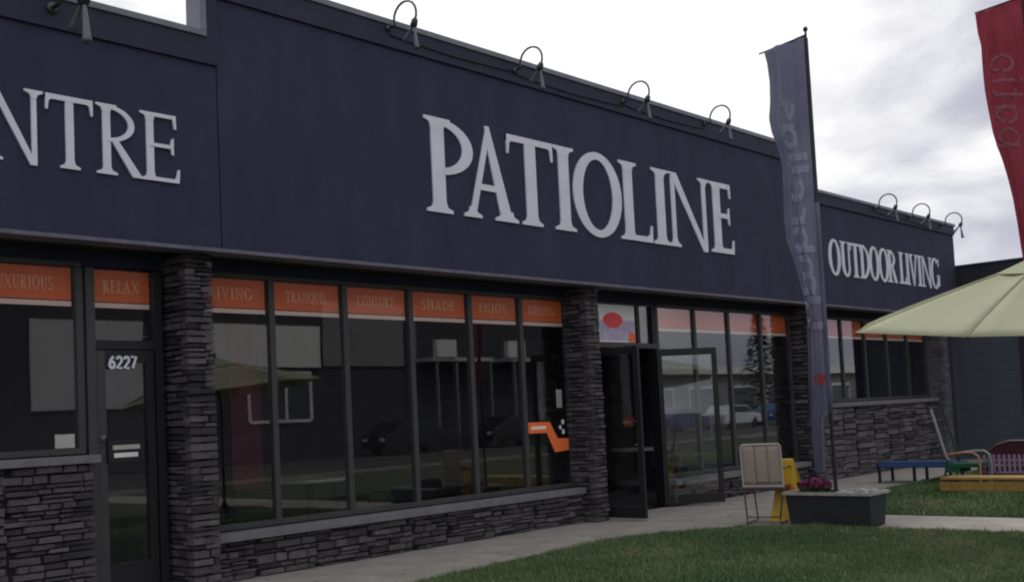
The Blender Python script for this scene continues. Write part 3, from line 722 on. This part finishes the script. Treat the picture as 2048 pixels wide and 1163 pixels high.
for a, b_, z in ((7.96,10.02,5.66),(10.02,12.25,5.63),(12.25,14.35,5.65),(20.3,21.9,5.02),(21.9,23.65,5.0)):
    MB().tube([(a+(b_-a)*i/8, FY-.043, z-.035*math.sin(math.pi*i/8)-(.006 if i % 3 == 1 else 0)) for i in range(9)], .008, 6).build('cable', 'black', B)

# ------------------------------------------------------------------ right wing
wg = thing('side_building', 'low dark slate building standing at right angles beyond the far right corner', 'building', (27, 6, 0))
bx(24.62, 34, 7.62, 12, 0, 3.75).build('wall', 'slate', wg)
bx(24.66, 34, 7.3, 7.61, 0, 3.75).build('wall', 'darkroof', wg)
for i in range(18): bx(24.612, 24.6195, 7.66, 9.0, .1+i*.2, .293+i*.2).build('siding_board', 'slate', wg)
bx(24.58, 24.619, 9.0, 9.12, 0, 3.74).build('corner_trim', 'slatetrim', wg)
bx(24.585, 24.62, 7.56, 7.655, 0, 3.74).build('corner_trim', 'darkroof', wg)
bx(24.5, 34.2, 7.2, 12.2, 3.751, 4.20).build('roof', 'darkroof', wg)
bx(24.48, 34.2, 7.17, 12.25, 4.201, 4.25).build('roof_edge', 'trim', wg)

# ------------------------------------------------------------------ things inside the shop, seen through the glass
props(MB().strip([(6.95+.05*i, .75) for i in range(9)], [(6.95+.05*i, 2.9) for i in range(9)], (0,10.5,.03), (1,0,0), (0,0,1), (0,.03,0)).build('curtain', 'maroon'), 'tall maroon curtain inside the first tall window beside the stone pillar', 'curtain')
def table(x, y, label):
    t_ = thing('patio_table', label, 'table', (x, y, .02), 'tables inside the shop')
    MB().lathe([(0,.72),(.5,.72),(.51,.74),(.5,.76),(0,.76)], (x,y,.02), n=20).build('tabletop', 'rim', t_); bx(x-.03, x+.03, y-.03, y+.03, .05, .73).build('leg', 'black', t_)
    MB().lathe([(0,0),(.25,0),(.25,.03),(0,.04)], (x,y,.02), n=16).build('base', 'black', t_)
def chair(x, y, rz, label, m='black', name='patio_chair'):
    t_ = thing(name, label, 'chair', (x, y, .02), 'chairs inside the shop'); c, s_ = math.cos(rz), math.sin(rz); U = Vector((c, s_, 0)); V_ = Vector((-s_, c, 0)); O = Vector((x, y, .02)); Z = Vector((0,0,1))
    MB().obox(O+Z*.43, U*.26, V_*.26, Z*.03).build('seat', m, t_); MB().obox(O+Z*.72+V_*.26, U*.26, V_*.02, Z*.25).build('backrest', m, t_)
    for a in (-1,1):
        for b_ in (-1,1): MB().tube([O+U*a*.24+V_*b_*.24, O+U*a*.23+V_*b_*.23+Z*.42], .015, 6).build('leg', 'black', t_)
        MB().tube([O+U*a*.27-V_*.24+Z*.42, O+U*a*.27-V_*.24+Z*.64, O+U*a*.27+V_*.24+Z*.66], .018, 6).build('armrest', m, t_)
table(8.6, 11.3, 'round table inside the shop behind the third tall window')
chair(7.8, 11.4, 1.3, 'dark armchair inside the shop left of the round table', 'dark_in'); chair(9.6, 11.5, -1.2, 'dark armchair inside the shop right of the round table', 'dark_in')
table(15.6, 11.2, 'round table inside the shop behind the glass door'); chair(16.5, 11.3, -1, 'dark armchair inside the shop beside the glass door', 'dark_in')
# sticker on the last tall window
dc = thing('window_sticker', 'stepped orange-red sticker low on the last tall window beside the entrance pillar', 'sticker', (11.0, GY-.01, 1.0))
MB().prism([(10.60,1.205),(10.60,1.345),(11.03,1.34),(11.17,1.12),(11.40,1.11),(11.40,.955),(11.11,.94),(10.96,1.20)], (0,GY-.006,0), (1,0,0), (0,0,1), (0,-.004,0)).build('orange_band', 'orange', dc)
MB().prism([(10.66,1.25),(10.66,1.29),(10.95,1.29),(10.95,1.25)], (0,GY-.0105,0), (1,0,0), (0,0,1), (0,-.002,0)).build('pale_line', 'stripe', dc)
for i, (x, z, r) in enumerate([(11.30,1.33,.035),(11.24,1.26,.03),(11.30,1.20,.035)]):
    MB().prism(arc_pts(x, z, r*.8, r, 0, 360, 8)[:-1], (0,GY-.006,0), (1,0,0), (0,0,1), (0,-.004,0)).build('white_mark', 'white', dc)
bx(11.19, 11.30, GY-.010, GY-.006, 1.52, 1.76).build('grey_mark', 'rim', dc)

# ------------------------------------------------------------------ feather flags
def flag(px, py, dirv, zb, H, left, right, zs, name_m, text_m, txt, th, tx_s, tz0, label, mirrored, wave, logo=None, rod_drop=.2, seed=0, ampl=1):
    """cloth in the vertical plane through the pole; s = distance from the pole along dirv; tables of s against z"""
    D = Vector(dirv).normalized(); Nn = Vector((-D.y, D.x, 0)); P0 = Vector((px, py, 0))
    t_ = thing('feather_flag', label, 'flag', (px, py, zb))
    def L_(z): return np.interp(z, zs, left)
    def R_(z): return np.interp(z, zs, right)
    ph = seed
    def F(u, z):       # u 0 at the pole side, 1 at the free edge
        a, b_ = R_(z), L_(z); s_ = a + (b_-a)*u
        q = u*ampl*(.035*math.sin(9*u + 1.3*z + ph) + .05*math.sin(2.1*z + 2*u + ph) + .030*math.sin(23*u + .7*z + ph + math.sin(1.1*z)))
        return P0 + D*s_ + Nn*q
    zt = zs[-1]
    nu, nz = 28, 110; V_ = []; Fc = []
    for j in range(nz+1):
        for i in range(nu+1):
            u = i/nu; z = zs[0] + (zt-zs[0])*j/nz
            top = (zt - rod_drop*u*(L_(zt)/.55)) ; zz = zs[0] + (top - zs[0])*j/nz
            p = F(u, zz) ; V_.append((p.x, p.y, zz))
    for j in range(nz):
        for i in range(nu): Fc.append((j*(nu+1)+i, j*(nu+1)+i+1, (j+1)*(nu+1)+i+1, (j+1)*(nu+1)+i))
    cl = MB().add(V_, Fc).build('cloth', name_m, t_, smooth=True)
    sm = cl.modifiers.new('thickness', 'SOLIDIFY'); sm.thickness = .002
    MB().tube([P0+Vector((0,0,zb)), P0+Vector((0,0,zb+1.2)), P0+Vector((0,0,zt+.02))], [.022,.020,.014], 10).build('pole', 'black', t_)
    MB().tube([P0+Vector((0,0,zt-.01)), P0+D*L_(zt)*1.02+Vector((0,0,zt-.01-rod_drop*(L_(zt)/.55)))], .010, 8).build('top_rod', 'black', t_)
    MB().lathe([(0,.09),(.022,.085),(.03,.06),(.022,.035),(.010,.03),(.010,0)], P0+Vector((0,0,zt)), n=12).build('finial', 'black', t_, smooth=True)
    # hem along the pole: a darker sleeve
    MB().tube([P0+Vector((0,0,z)) for z in np.linspace(zt-2.0, zt-.05, 12)], .024, 8).build('sleeve', 'black', t_)
    MB().tube([P0+Vector((0,0,z)) for z in np.linspace(max(zs[0], zt-4.45), zt-2.0, 12)], .027, 10).build('sleeve', name_m, t_, smooth=True)
    # lettering: reads upwards; each letter sits on both faces of the cloth
    st, tw = text_strokes(txt, th, .22); scl = tx_s
    for ch, qs in st:
        mb = MB()
        for q in qs:
            dense = []
            for a, b_ in zip(q[:-1], q[1:]):
                n_ = max(1, int(math.hypot(b_[0]-a[0], b_[1]-a[1])/.03))
                dense += [(a[0]+(b_[0]-a[0])*i/n_, a[1]+(b_[1]-a[1])*i/n_) for i in range(n_)]
            dense.append(q[-1]); A, Bq = stroke_quads(dense, .042)
            for off in (-.006, .006):
                pts = []
                for p in A + Bq:
                    z = tz0 + p[0]*scl
                    c = (R_(z)+L_(z))/2; s_ = c + (th*.45 - p[1])*(1 if mirrored else -1)
                    u = (s_-R_(z))/max(L_(z)-R_(z), .01); r_ = F(min(max(u,0),1), z) + Nn*off; pts.append((r_.x, r_.y, z))
                n_ = len(A); mb.add(pts, [(i, i+1, n_+i+1, n_+i) for i in range(n_-1)])
        mb.build('letter', text_m, t_)
    if logo:
        for off in (-.006, .006):
            z0, r0 = logo; pts = []
            for a in range(12):
                an = a*math.pi/6; rr = r0*(1 if a % 2 else .75); z = z0+rr*math.sin(an); s_ = (R_(z)*.6+L_(z)*.4)+rr*math.cos(an)
                u = (s_-R_(z))/max(L_(z)-R_(z), .01); r_ = F(min(max(u,0),1), z) + Nn*off; pts.append((r_.x, r_.y, z))
            MB().add(pts, [tuple(range(12))]).build('emblem', 'flaglogo', t_)
    return t_
RT = Vector((.671, -.74, 0))
SC = 172.0
def zf(y, base=980, z0=.40): return z0 + (base-y)/SC
ys  = [945, 900, 850, 832, 826, 800, 760, 700, 640, 600, 560, 520, 480, 440, 400, 330, 290, 260, 232, 200, 160, 120, 62]
lx  = [1631,1628,1624,1622,1622,1620,1620,1618,1616,1610,1600,1590,1577,1571,1571,1570,1560,1548,1542,1544,1543,1538,1524]
rx_ = [1648,1647,1646,1645,1661,1664,None]
pole = lambda y: 1618 + (y-45)*.0535
rxx = [1648,1647,1646,1646,1660] + [pole(y)-2 for y in ys[5:]]
lx = [x - (3 if 440 < y < 800 else 0) for y, x in zip(ys, lx)]
left = [(pole(y)-x)/SC for y, x in zip(ys, lx)]; right = [(pole(y)-x)/SC for y, x in zip(ys, rxx)]
flag(11.85, 5.80, -RT, .25, 5.5, left, right, [zf(y) for y in ys], 'flaggrey', 'flagtext', 'Umbrellas', .225, 2.05, zf(652), 'tall grey-blue feather flag with pale upright lettering, planted in the dark planter', True, 0, logo=(zf(758), .075), seed=.6)
SC2 = 158.0
def zf2(y): return .17 + (1000-y)/SC2
ys2 = [700, 600, 500, 460, 410, 370, 330, 300, 270, 220, 180, 140, 85, 60, -12]
lx2 = [2075,2062,2050,2045,2036,2026,2014,2003,1995,1988,1984,1983,1982,1976,1966]
pole2 = lambda y: 2066 + (y+15)*.055
left = [(pole2(y)-x)/SC2 for y, x in zip(ys2, lx2)]; right = [.01]*len(ys2)
flag(15.05, 4.30, -RT, .1, 6, left, right, [zf2(y) for y in ys2], 'flagred', 'flagredtext', 'patio', .42, 1.0, zf2(300), 'tall red feather flag with pale lettering, cut off by the right edge', True, 0, seed=2.2, rod_drop=.17)

# ------------------------------------------------------------------ planter boxes
pt = thing('planter_box', 'dark rectangular planter box with a pale rim on the lawn edge', 'planter', (12.0, 5.88, 0))
def frustum(x0,x1,y0,y1,z0,z1,ins): 
    return MB().add([(x0+ins,y0+ins,z0),(x1-ins,y0+ins,z0),(x1-ins,y1-ins,z0),(x0+ins,y1-ins,z0),(x0,y0,z1),(x1,y0,z1),(x1,y1,z1),(x0,y1,z1)], [(0,3,2,1),(4,5,6,7),(0,1,5,4),(1,2,6,5),(2,3,7,6),(3,0,4,7)])
frustum(11.76, 12.22, 5.36, 6.40, .008, .36, .03).build('box', 'planter', pt, bevel=.01)
def ringbox(x0,x1,y0,y1,z0,z1,w):
    m_ = MB(); m_.box(x0,x1,y0,y0+w,z0,z1); m_.box(x0,x1,y1-w,y1,z0,z1); m_.box(x0,x0+w,y0+w,y1-w,z0,z1-.0005); m_.box(x1-w,x1,y0+w,y1-w,z0,z1-.0005); return m_
ringbox(11.735, 12.245, 5.335, 6.425, .361, .395, .04).build('rim', 'rim', pt)
bx(11.775, 12.205, 5.375, 6.385, .362, .375).build('soil', 'dirt', pt)
g = random.Random(5)
def clump(name, cx, cy, z, rx, ry, rz, n, size, m, label, cat='plant', group=None, kind=None):
    mb = MB()
    for i in range(n):
        a = g.uniform(0, 6.28); r = math.sqrt(g.random()); hh = g.random()
        p = Vector((cx+rx*r*math.cos(a), cy+ry*r*math.sin(a), z+rz*hh*(1-.5*r)))
        d1 = Vector((g.uniform(-1,1), g.uniform(-1,1), g.uniform(-.4,1))).normalized()*size*g.uniform(.6,1.2); d2 = d1.cross(Vector((g.uniform(-1,1), g.uniform(-1,1), g.uniform(-1,1)))).normalized()*size*.55
        mb.add([p-d1*.5, p+d2, p+d1*.6, p-d2], [(0,1,2,3)])
    return mb
fl = thing('flower_clump', 'magenta flowers at the left end of the planter box beside the flag pole', 'flowers', (11.95, 6.12, .38))
clump('', 11.93, 6.10, .39, .15, .20, .14, 260, .045, 'leaf', '').build('leaves', 'leaf', fl)
clump('', 11.92, 6.10, .44, .15, .20, .11, 330, .045, 'magenta', '').build('petals', 'magenta', fl)
mb = MB()
for i in range(46):
    x, y = g.uniform(11.8, 12.18), g.uniform(5.42, 5.78) ; r = g.uniform(.02, .045); mb.lathe([(0,-r*.5),(r*.8,-r*.3),(r,0),(r*.7,r*.5),(0,r*.65)], (x, y, .39), n=7)
props(mb.build('pebbles', 'pebble'), 'pale grey stones heaped in the right end of the planter box', 'stones', kind='stuff')
p2 = thing('planter_box', 'low dark planter at the right edge of the picture, holding the red flag', 'planter', (15.0, 4.2, 0))
frustum(14.78, 15.2, 3.4, 4.56, .008, .15, .02).build('box', 'planter', p2); ringbox(14.76, 15.22, 3.38, 4.58, .151, .18, .04).build('rim', 'rim', p2); bx(14.8, 15.18, 3.42, 4.54, .152, .165).build('soil', 'dirt', p2)

# ------------------------------------------------------------------ sign board and yellow floor sign
sb = thing('garden_chair', 'beige sling garden chair seen from behind on the pavement left of the planter', 'chair', (11.7, 6.75, 0))
O = Vector((11.74, 6.95, 0)); U = Vector((.16, -.60, 0)).normalized(); Nn = Vector((U.y, -U.x, 0)); Z = Vector((0,0,1))
def onb(a, z, o_=0): return O + U*a + Nn*o_ + Z*z
bw = .50
def tilt_o(z): return -.02 + (z-.45)*.10
for i in range(3):     # sling cloth with a slight belly, in three sewn widths
    a0, a1 = .02+i*.1533, .02+(i+1)*.1533-.003; V_ = []
    for j in range(9):
        z = .455+.49*j/8
        for k_ in range(5):
            a = a0+(a1-a0)*k_/4; V_.append(onb(a, z, tilt_o(z) + .02*math.sin(math.pi*j/8)*math.sin(math.pi*(a-.02)/.46)))
    o = MB().add(V_, [(j*5+k_, j*5+k_+1, (j+1)*5+k_+1, (j+1)*5+k_) for j in range(8) for k_ in range(4)]).build('back_sling', 'board', sb, smooth=True)
    sm = o.modifiers.new('thickness', 'SOLIDIFY'); sm.thickness = .004
MB().tube([onb(.01, .44, tilt_o(.44)), onb(.01, .93, tilt_o(.93)), onb(.03, .955, tilt_o(.955)), onb(bw-.03, .955, tilt_o(.955)), onb(bw-.01, .93, tilt_o(.93)), onb(bw-.01, .44, tilt_o(.44))], .013, 8).build('back_frame', 'boardframe', sb)
MB().tube([onb(.01, .50, tilt_o(.5)), onb(bw-.01, .50, tilt_o(.5))], .009, 6).build('crossbar', 'rust', sb)
MB().tube([onb(.01, .455, tilt_o(.455)+.012), onb(bw-.01, .455, tilt_o(.455)+.012)], .012, 6).build('crossbar', 'boardframe', sb)
MB().add([onb(.02,.43,-.03), onb(bw-.02,.43,-.03), onb(bw-.02,.45,-.46), onb(.02,.45,-.46), onb(.02,.40,-.03), onb(bw-.02,.40,-.03), onb(bw-.02,.425,-.46), onb(.02,.425,-.46)], [(0,1,2,3),(4,7,6,5),(0,4,5,1),(1,5,6,2),(2,6,7,3),(3,7,4,0)]).build('seat', 'rust', sb)
for a in (.01, bw-.01):
    q = .04 if a < .1 else -.04
    MB().tube([onb(a, .44, -.02), onb(a+q, .10, .05), onb(a+q, .02, .06), onb(a+q, .02, -.44), onb(a, .44, -.46)], .010, 6).build('leg', 'rust', sb)
    MB().tube([onb(a, .66, tilt_o(.66)), onb(a, .67, -.40), onb(a, .62, -.45), onb(a, .43, -.46)], .012, 6).build('armrest', 'rust', sb)
MB().tube([onb(.05, .095, .05), onb(bw-.05, .095, .05)], .008, 6).build('crossbar', 'rust', sb)
ws = thing('floor_sign', 'yellow folding floor sign standing half behind the beige sling chair', 'floor sign', (12.1, 6.75, 0))
O2 = Vector((12.25, 6.82, 0))
for q, nm in ((1, 'front_panel'), (-1, 'rear_panel')):
    a = [O2 + U*(-.02) + Nn*q*.17, O2 + U*.40 + Nn*q*.17, O2 + U*.27 + Nn*q*.02 + Z*.72, O2 + U*.11 + Nn*q*.02 + Z*.72]
    b_ = [p + Nn*q*.012 for p in a]
    MB().add([tuple(p+Z*.01) for p in a+b_], [(0,1,2,3),(4,7,6,5),(0,4,5,1),(1,5,6,2),(2,6,7,3),(3,7,4,0)]).build(nm, 'yellow', ws)
MB().tube([O2+U*.12+Z*.735, O2+U*.26+Z*.735], .02, 8).build('hinge', 'yellow', ws)
c0 = O2 + U*.235 + Nn*.118 + Z*.40
MB().prism([(-.07,-.06),(.07,-.06),(0,.08)], c0, U, (Z*1.0 - Nn*.2).normalized(), Nn*.004).build('warning_triangle', 'ored', ws)

# ------------------------------------------------------------------ patio furniture on the far lawn
def slatbench(name, label, x0, y0, y1, zs_, m, depth=.5, group=None):
    t_ = thing(name, label, 'bench', (x0+depth/2, (y0+y1)/2, .01)); n_ = 5
    for i in range(n_): bx(x0+i*depth/n_+.005, x0+(i+1)*depth/n_-.005, y0, y1, zs_-.03, zs_).build('seat_slat', m, t_)
    bx(x0-.012, x0, y0, y1, .045, zs_-.06).build('apron', m, t_)
    for y in (y0+.05, y1-.05, (y0+y1)/2):
        for x in (x0+.03, x0+depth-.03): bx(x-.025, x+.025, y-.025, y+.025, .01, zs_-.031).build('leg', 'rust' if m != 'blue' else 'black', t_)
    return t_
slatbench('yellow_bench', 'long low yellow bench on the grass at the right edge', 16.15, 3.0, 6.27, .235, 'ybench', .55)
mbn = slatbench('slatted_bench', 'maroon bench with a rounded back and pale purple slats, painted as lit, behind the yellow bench', 17.98, 3.6, 6.36, .34, 'maroonp', .5)
for i in range(34):
    y = 3.7 + i*.0765
    bx(17.93, 17.955, y, y+.036, .20, .46).build('slat', 'purple', mbn)
bx(17.92, 17.965, 3.62, 6.34, .172, .198).build('rail', 'purple', mbn)
pp = [(0,0),(2.7,0),(2.7,.12),(2.58,.22),(2.36,.29),(.33,.29),(.13,.22),(0,.12)]
MB().prism(pp, (18.42, 3.64, .36), (0,1,0), (0,0,1), (.04,0,0)).build('backrest', 'maroonp', mbn)
MB().tube([(18.41, 3.64+a, .36+b_) for a, b_ in pp[1:]+[pp[0]]], .018, 6).build('back_rail', 'maroonrim', mbn)  # edge tube in the painted highlight colour
gc = thing('garden_chair', 'tall green garden chair seen from the side with a pale leaning back post', 'chair', (17.5, 6.4, .01))
for dx in (0, .5):
    MB().tube([(17.35+dx, 6.80, 1.22), (17.35+dx, 6.62, .50), (17.35+dx, 6.58, .42)], .022, 8).build('back_post', 'palegreen' if dx == 0 else 'greend', gc)
    MB().tube([(17.35+dx, 6.60, .50), (17.35+dx, 6.36, .53), (17.35+dx, 6.20, .53), (17.35+dx, 6.12, .47), (17.35+dx, 6.10, .30), (17.35+dx, 6.12, .01)], .020, 8).build('armrest', 'orangemetal' if dx == 0 else 'palegreen', gc)
    MB().tube([(17.35+dx, 6.60, .42), (17.35+dx, 6.68, .01)], .018, 6).build('leg', 'green', gc)
bx(17.37, 17.83, 6.14, 6.62, .30, .36).build('seat', 'green', gc); bx(17.36, 17.84, 6.42, 6.62, .22, .295).build('seat_cushion', 'green', gc)
for i in range(4): MB().tube([(17.37, 6.65+i*.035, .60+i*.15), (17.83, 6.65+i*.035, .60+i*.15)], .008, 6).build('back_slat', 'greend', gc)
bc = thing('garden_lounger', 'blue garden lounger in front of the far stone wall', 'lounger', (18.3, 7.6, 0))
bx(18.0, 18.6, 6.75, 8.05, .26, .33).build('seat', 'blue', bc)
bx(17.975, 18.0, 6.75, 8.0, .27, .36).build('side_rail', 'bluelight', bc)
for y in (6.8, 7.4, 8.0):
    for x in (18.02, 18.55): bx(x, x+.04, y, y+.04, 0, .259).build('leg', 'black', bc)
for i in range(9): bx(18.03, 18.57, 6.79+i*.14, 6.90+i*.14, .331, .345).build('slat', 'bluelight', bc)
# ------------------------------------------------------------------ umbrella
um = thing('patio_umbrella', 'big pale green patio umbrella entering the picture from the right', 'umbrella', (10.24, 2.96, 0))
C0 = Vector((10.24, 2.96, 2.02)); FW = Vector((.741, .668, 0)).normalized(); RR = Vector((.668, -.741, 0)).normalized()
tilt = math.radians(7); UPv = (Z*math.cos(tilt) - FW*math.sin(tilt)).normalized(); FT = (FW*math.cos(tilt) + Z*math.sin(tilt)).normalized()
def up(a, r, h): return C0 + RR*r*math.cos(a) - FT*r*math.sin(a) + UPv*h
RA = 1.66; NR = 8; hubh = .575
def canopy_pt(u, r):   # u in rib units; sag between the ribs
    k_ = math.floor(u); f_ = u-k_; a0 = math.pi - k_*2*math.pi/NR; a1 = math.pi - (k_+1)*2*math.pi/NR
    h = hubh*(1-r/RA)**.92 * (1 - .0) if r < RA else 0
    p = up(a0, r, h)*(1-f_) + up(a1, r, h)*f_
    return p - UPv*.075*math.sin(math.pi*f_)*(r/RA)*(1-r/RA)*1.6
for k in range(NR):
    mb = MB(); nr, nf = 10, 8; V_ = []
    for j in range(nr+1):
        for i in range(nf+1): V_.append(canopy_pt(k+min(i/nf, .9999), .30 + (RA-.30)*j/nr))
    mb.add(V_, [(j*(nf+1)+i, j*(nf+1)+i+1, (j+1)*(nf+1)+i+1, (j+1)*(nf+1)+i) for j in range(nr) for i in range(nf)])
    o = mb.build('canopy_panel', 'canopy', um, smooth=True); sm = o.modifiers.new('thickness', 'SOLIDIFY'); sm.thickness = .003
    a = math.pi - k*2*math.pi/NR
    MB().tube([up(a, r_, hubh*(1-r_/RA)**.92+.002) for r_ in (.3,.6,.9,1.2,1.5,RA-.005)], .006, 5).build('seam', 'canopy', um)
    MB().tube([up(a, .05, hubh-.06), up(a, RA-.01, -.012)], .011, 6).build('rib', 'black', um)
mb = MB(); V_ = [up(math.pi-k*math.pi*2/NR, .40, hubh-.125) for k in range(NR)] + [up(0, 0, hubh+.05)]
mb.add(V_, [(k, (k+1) % NR, NR) for k in range(NR)]); mb.build('vent_cap', 'canopy', um)
MB().tube([C0+UPv*(hubh+.04), C0+UPv*(hubh+.12)], .025, 8).build('finial', 'black', um)
MB().tube([(10.24,2.96,.05), (10.24,2.96,1.75), C0+UPv*(hubh+.02)], .02, 10).build('pole', 'black', um)
MB().lathe([(0,0),(.26,0),(.26,.05),(.08,.08),(.04,.25),(0,.25)], (10.24,2.96,.008), n=20).build('base', 'planter', um)
# closing strap lying on the camera-side panel
pts = [canopy_pt(1.36 + .10*(1-i/9), RA*(.985 - .60*i/9)) + UPv*.035 - FT*.03 for i in range(10)]
MB().tube(pts, [.008+.012*math.sin(math.pi*min(i/7, 1)) for i in range(10)], 6).build('strap', 'canopyseam', um)

# ------------------------------------------------------------------ across the street (seen in the windows)
ob = thing('street_building', 'grey shop building across the street, mirrored in the tall windows', 'building', (32, -22, 0))
bx(8, 50, -30, -20, 0, 9.0).build('wall', 'dkgrey_wall', ob)
bx(17.4, 22.3, -19.99, -19.9, 2.4, 5.7).build('wall_panel', 'pale_wall', ob)
bx(30.4, 36, -19.99, -19.9, 4.0, 6.9).build('wall_panel', 'grey_wall', ob)
bx(22.8, 30.2, -19.99, -19.85, 3.95, 5.75).build('sign_panel', 'white', ob)
wd = bx(26.4, 29.7, -19.99, -19.9, 3.62, 3.78).build('window', 'white', ob)
for a in ((26.4,26.52,1.7,3.62),(28.3,28.42,1.7,3.62),(29.58,29.7,1.7,3.62),(26.52,29.58,1.62,1.74)): bx(a[0],a[1],-19.98,-19.9,a[2],a[3]).build('window_frame', 'white', wd)
bx(26.6, 29.5, -19.985, -19.97, 1.76, 3.61).build('glass_pane', 'carglass', wd)
cn = bx(36.0, 40.2, -20, -18.8, 4.18, 4.36).build('canopy', 'pale_wall', ob); bx(41.4, 45.2, -20, -18.8, 4.18, 4.36).build('canopy', 'pale_wall', ob)
for i in (.4, 1.2, 1.9, 2.7, 3.8, 4.3, 5.0, 5.7): bx(35.6+i*1.6, 35.7+i*1.6, -18.95, -18.8, 0, 4.14).build('column', 'grey_wall', cn)
for x in (36.2, 41.2): bx(x, x+1.3, -18.95, -18.7, 4.37, 5.2).build('sign_box', 'white', cn)
ob2 = thing('street_building', 'long low pale building across the street, farther along, mirrored near the entrance', 'building', (80, -34, 0))
bx(60, 140, -45, -36, 0, 4.3).build('wall', 'grey_wall', ob2); bx(59.5, 140.5, -45.5, -35.5, 4.31, 5.0).build('roof', 'white', ob2)
for i in range(10): 
    w_ = bx(63+i*7, 67.5+i*7, -36, -35.9, .6, 3.2).build('window', 'white', ob2); bx(63.2+i*7, 67.3+i*7, -35.9, -35.86, .8, 3.0).build('glass_pane', 'carglass', w_)
def car(x, y, m, label):
    t_ = thing('parked_car', label, 'car', (x, y, -.02), 'cars parked across the street')
    pr = [(0,.3),(4.5,.3),(4.5,.72),(4.35,.86),(3.4,.95),(2.8,1.42),(1.2,1.45),(.5,1.0),(.05,.9)]
    MB().prism(pr, (x-2.25, y-.85, -.02), (1,0,0), (0,0,1), (0,1.7,0)).build('body', m, t_, bevel=.05)
    gl = [(3.25,.97),(2.75,1.37),(1.25,1.40),(.65,1.0)]
    MB().prism(gl, (x-2.25, y-.856, -.02), (1,0,0), (0,0,1), (0,1.712,0)).build('window', 'carglass', t_)
    for a in (.85, 3.6):
        for b_ in (-.86, .70):
            MB().lathe([(0,0),(.2,0),(.32,.02),(.32,.16),(0,.16)], (x-2.25+a, y+b_, .30), (0,1,0), 18).build('wheel', 'rubber', t_)
    for a in (-2.24, 2.2): bx(x+a, x+a+.04, y-.7, y-.4, .6, .75).build('lamp', 'white', t_); bx(x+a, x+a+.04, y+.4, y+.7, .6, .75).build('lamp', 'white', t_)
car(53.5, -17, 'carblue', 'blue car parked across the street, mirrored in the open glass door'); car(59.5, -17, 'carwhite', 'white car parked across the street, mirrored in the open glass door'); car(66, -17.2, 'carblue', 'second blue car parked across the street, mirrored right of the glass door')
car(33.5, -17.8, 'cardark', 'black car across the street, left one of two mirrored low in the tall windows'); car(39.5, -17.1, 'cardark', 'black car across the street, right one of two mirrored low in the tall windows')
def pine(x, y, h, label):
    t_ = thing('pine_tree', label, 'tree', (x, y, 0), 'pine trees across the street'); MB().tube([(x,y,-.05),(x,y,h*.95)], [.22,.04], 8).build('trunk', 'bark', t_)
    mb = MB(); gg = random.Random(int(x))
    for i in range(1400):
        f_ = gg.random(); z = .8 + f_*(h-.8); r = (1-f_)*h*.27*math.sqrt(gg.random())+.05; a = gg.uniform(0, 6.28)
        p = Vector((x+r*math.cos(a), y+r*math.sin(a), z-r*.3)); d1 = Vector((math.cos(a), math.sin(a), -.35))*gg.uniform(.25,.55); d2 = Vector((-math.sin(a), math.cos(a), gg.uniform(-.3,.3)))*gg.uniform(.08,.2)
        mb.add([p-d1*.4, p+d2, p+d1*.6, p-d2], [(0,1,2,3)])
    mb.build('crown', 'pine', t_)
pine(70.5, -21, 8.5, 'dark pine tree across the street, mirrored in the window left of the grey flag'); pine(92, -22, 9, 'farther dark pine tree across the street, mirrored in the far windows')
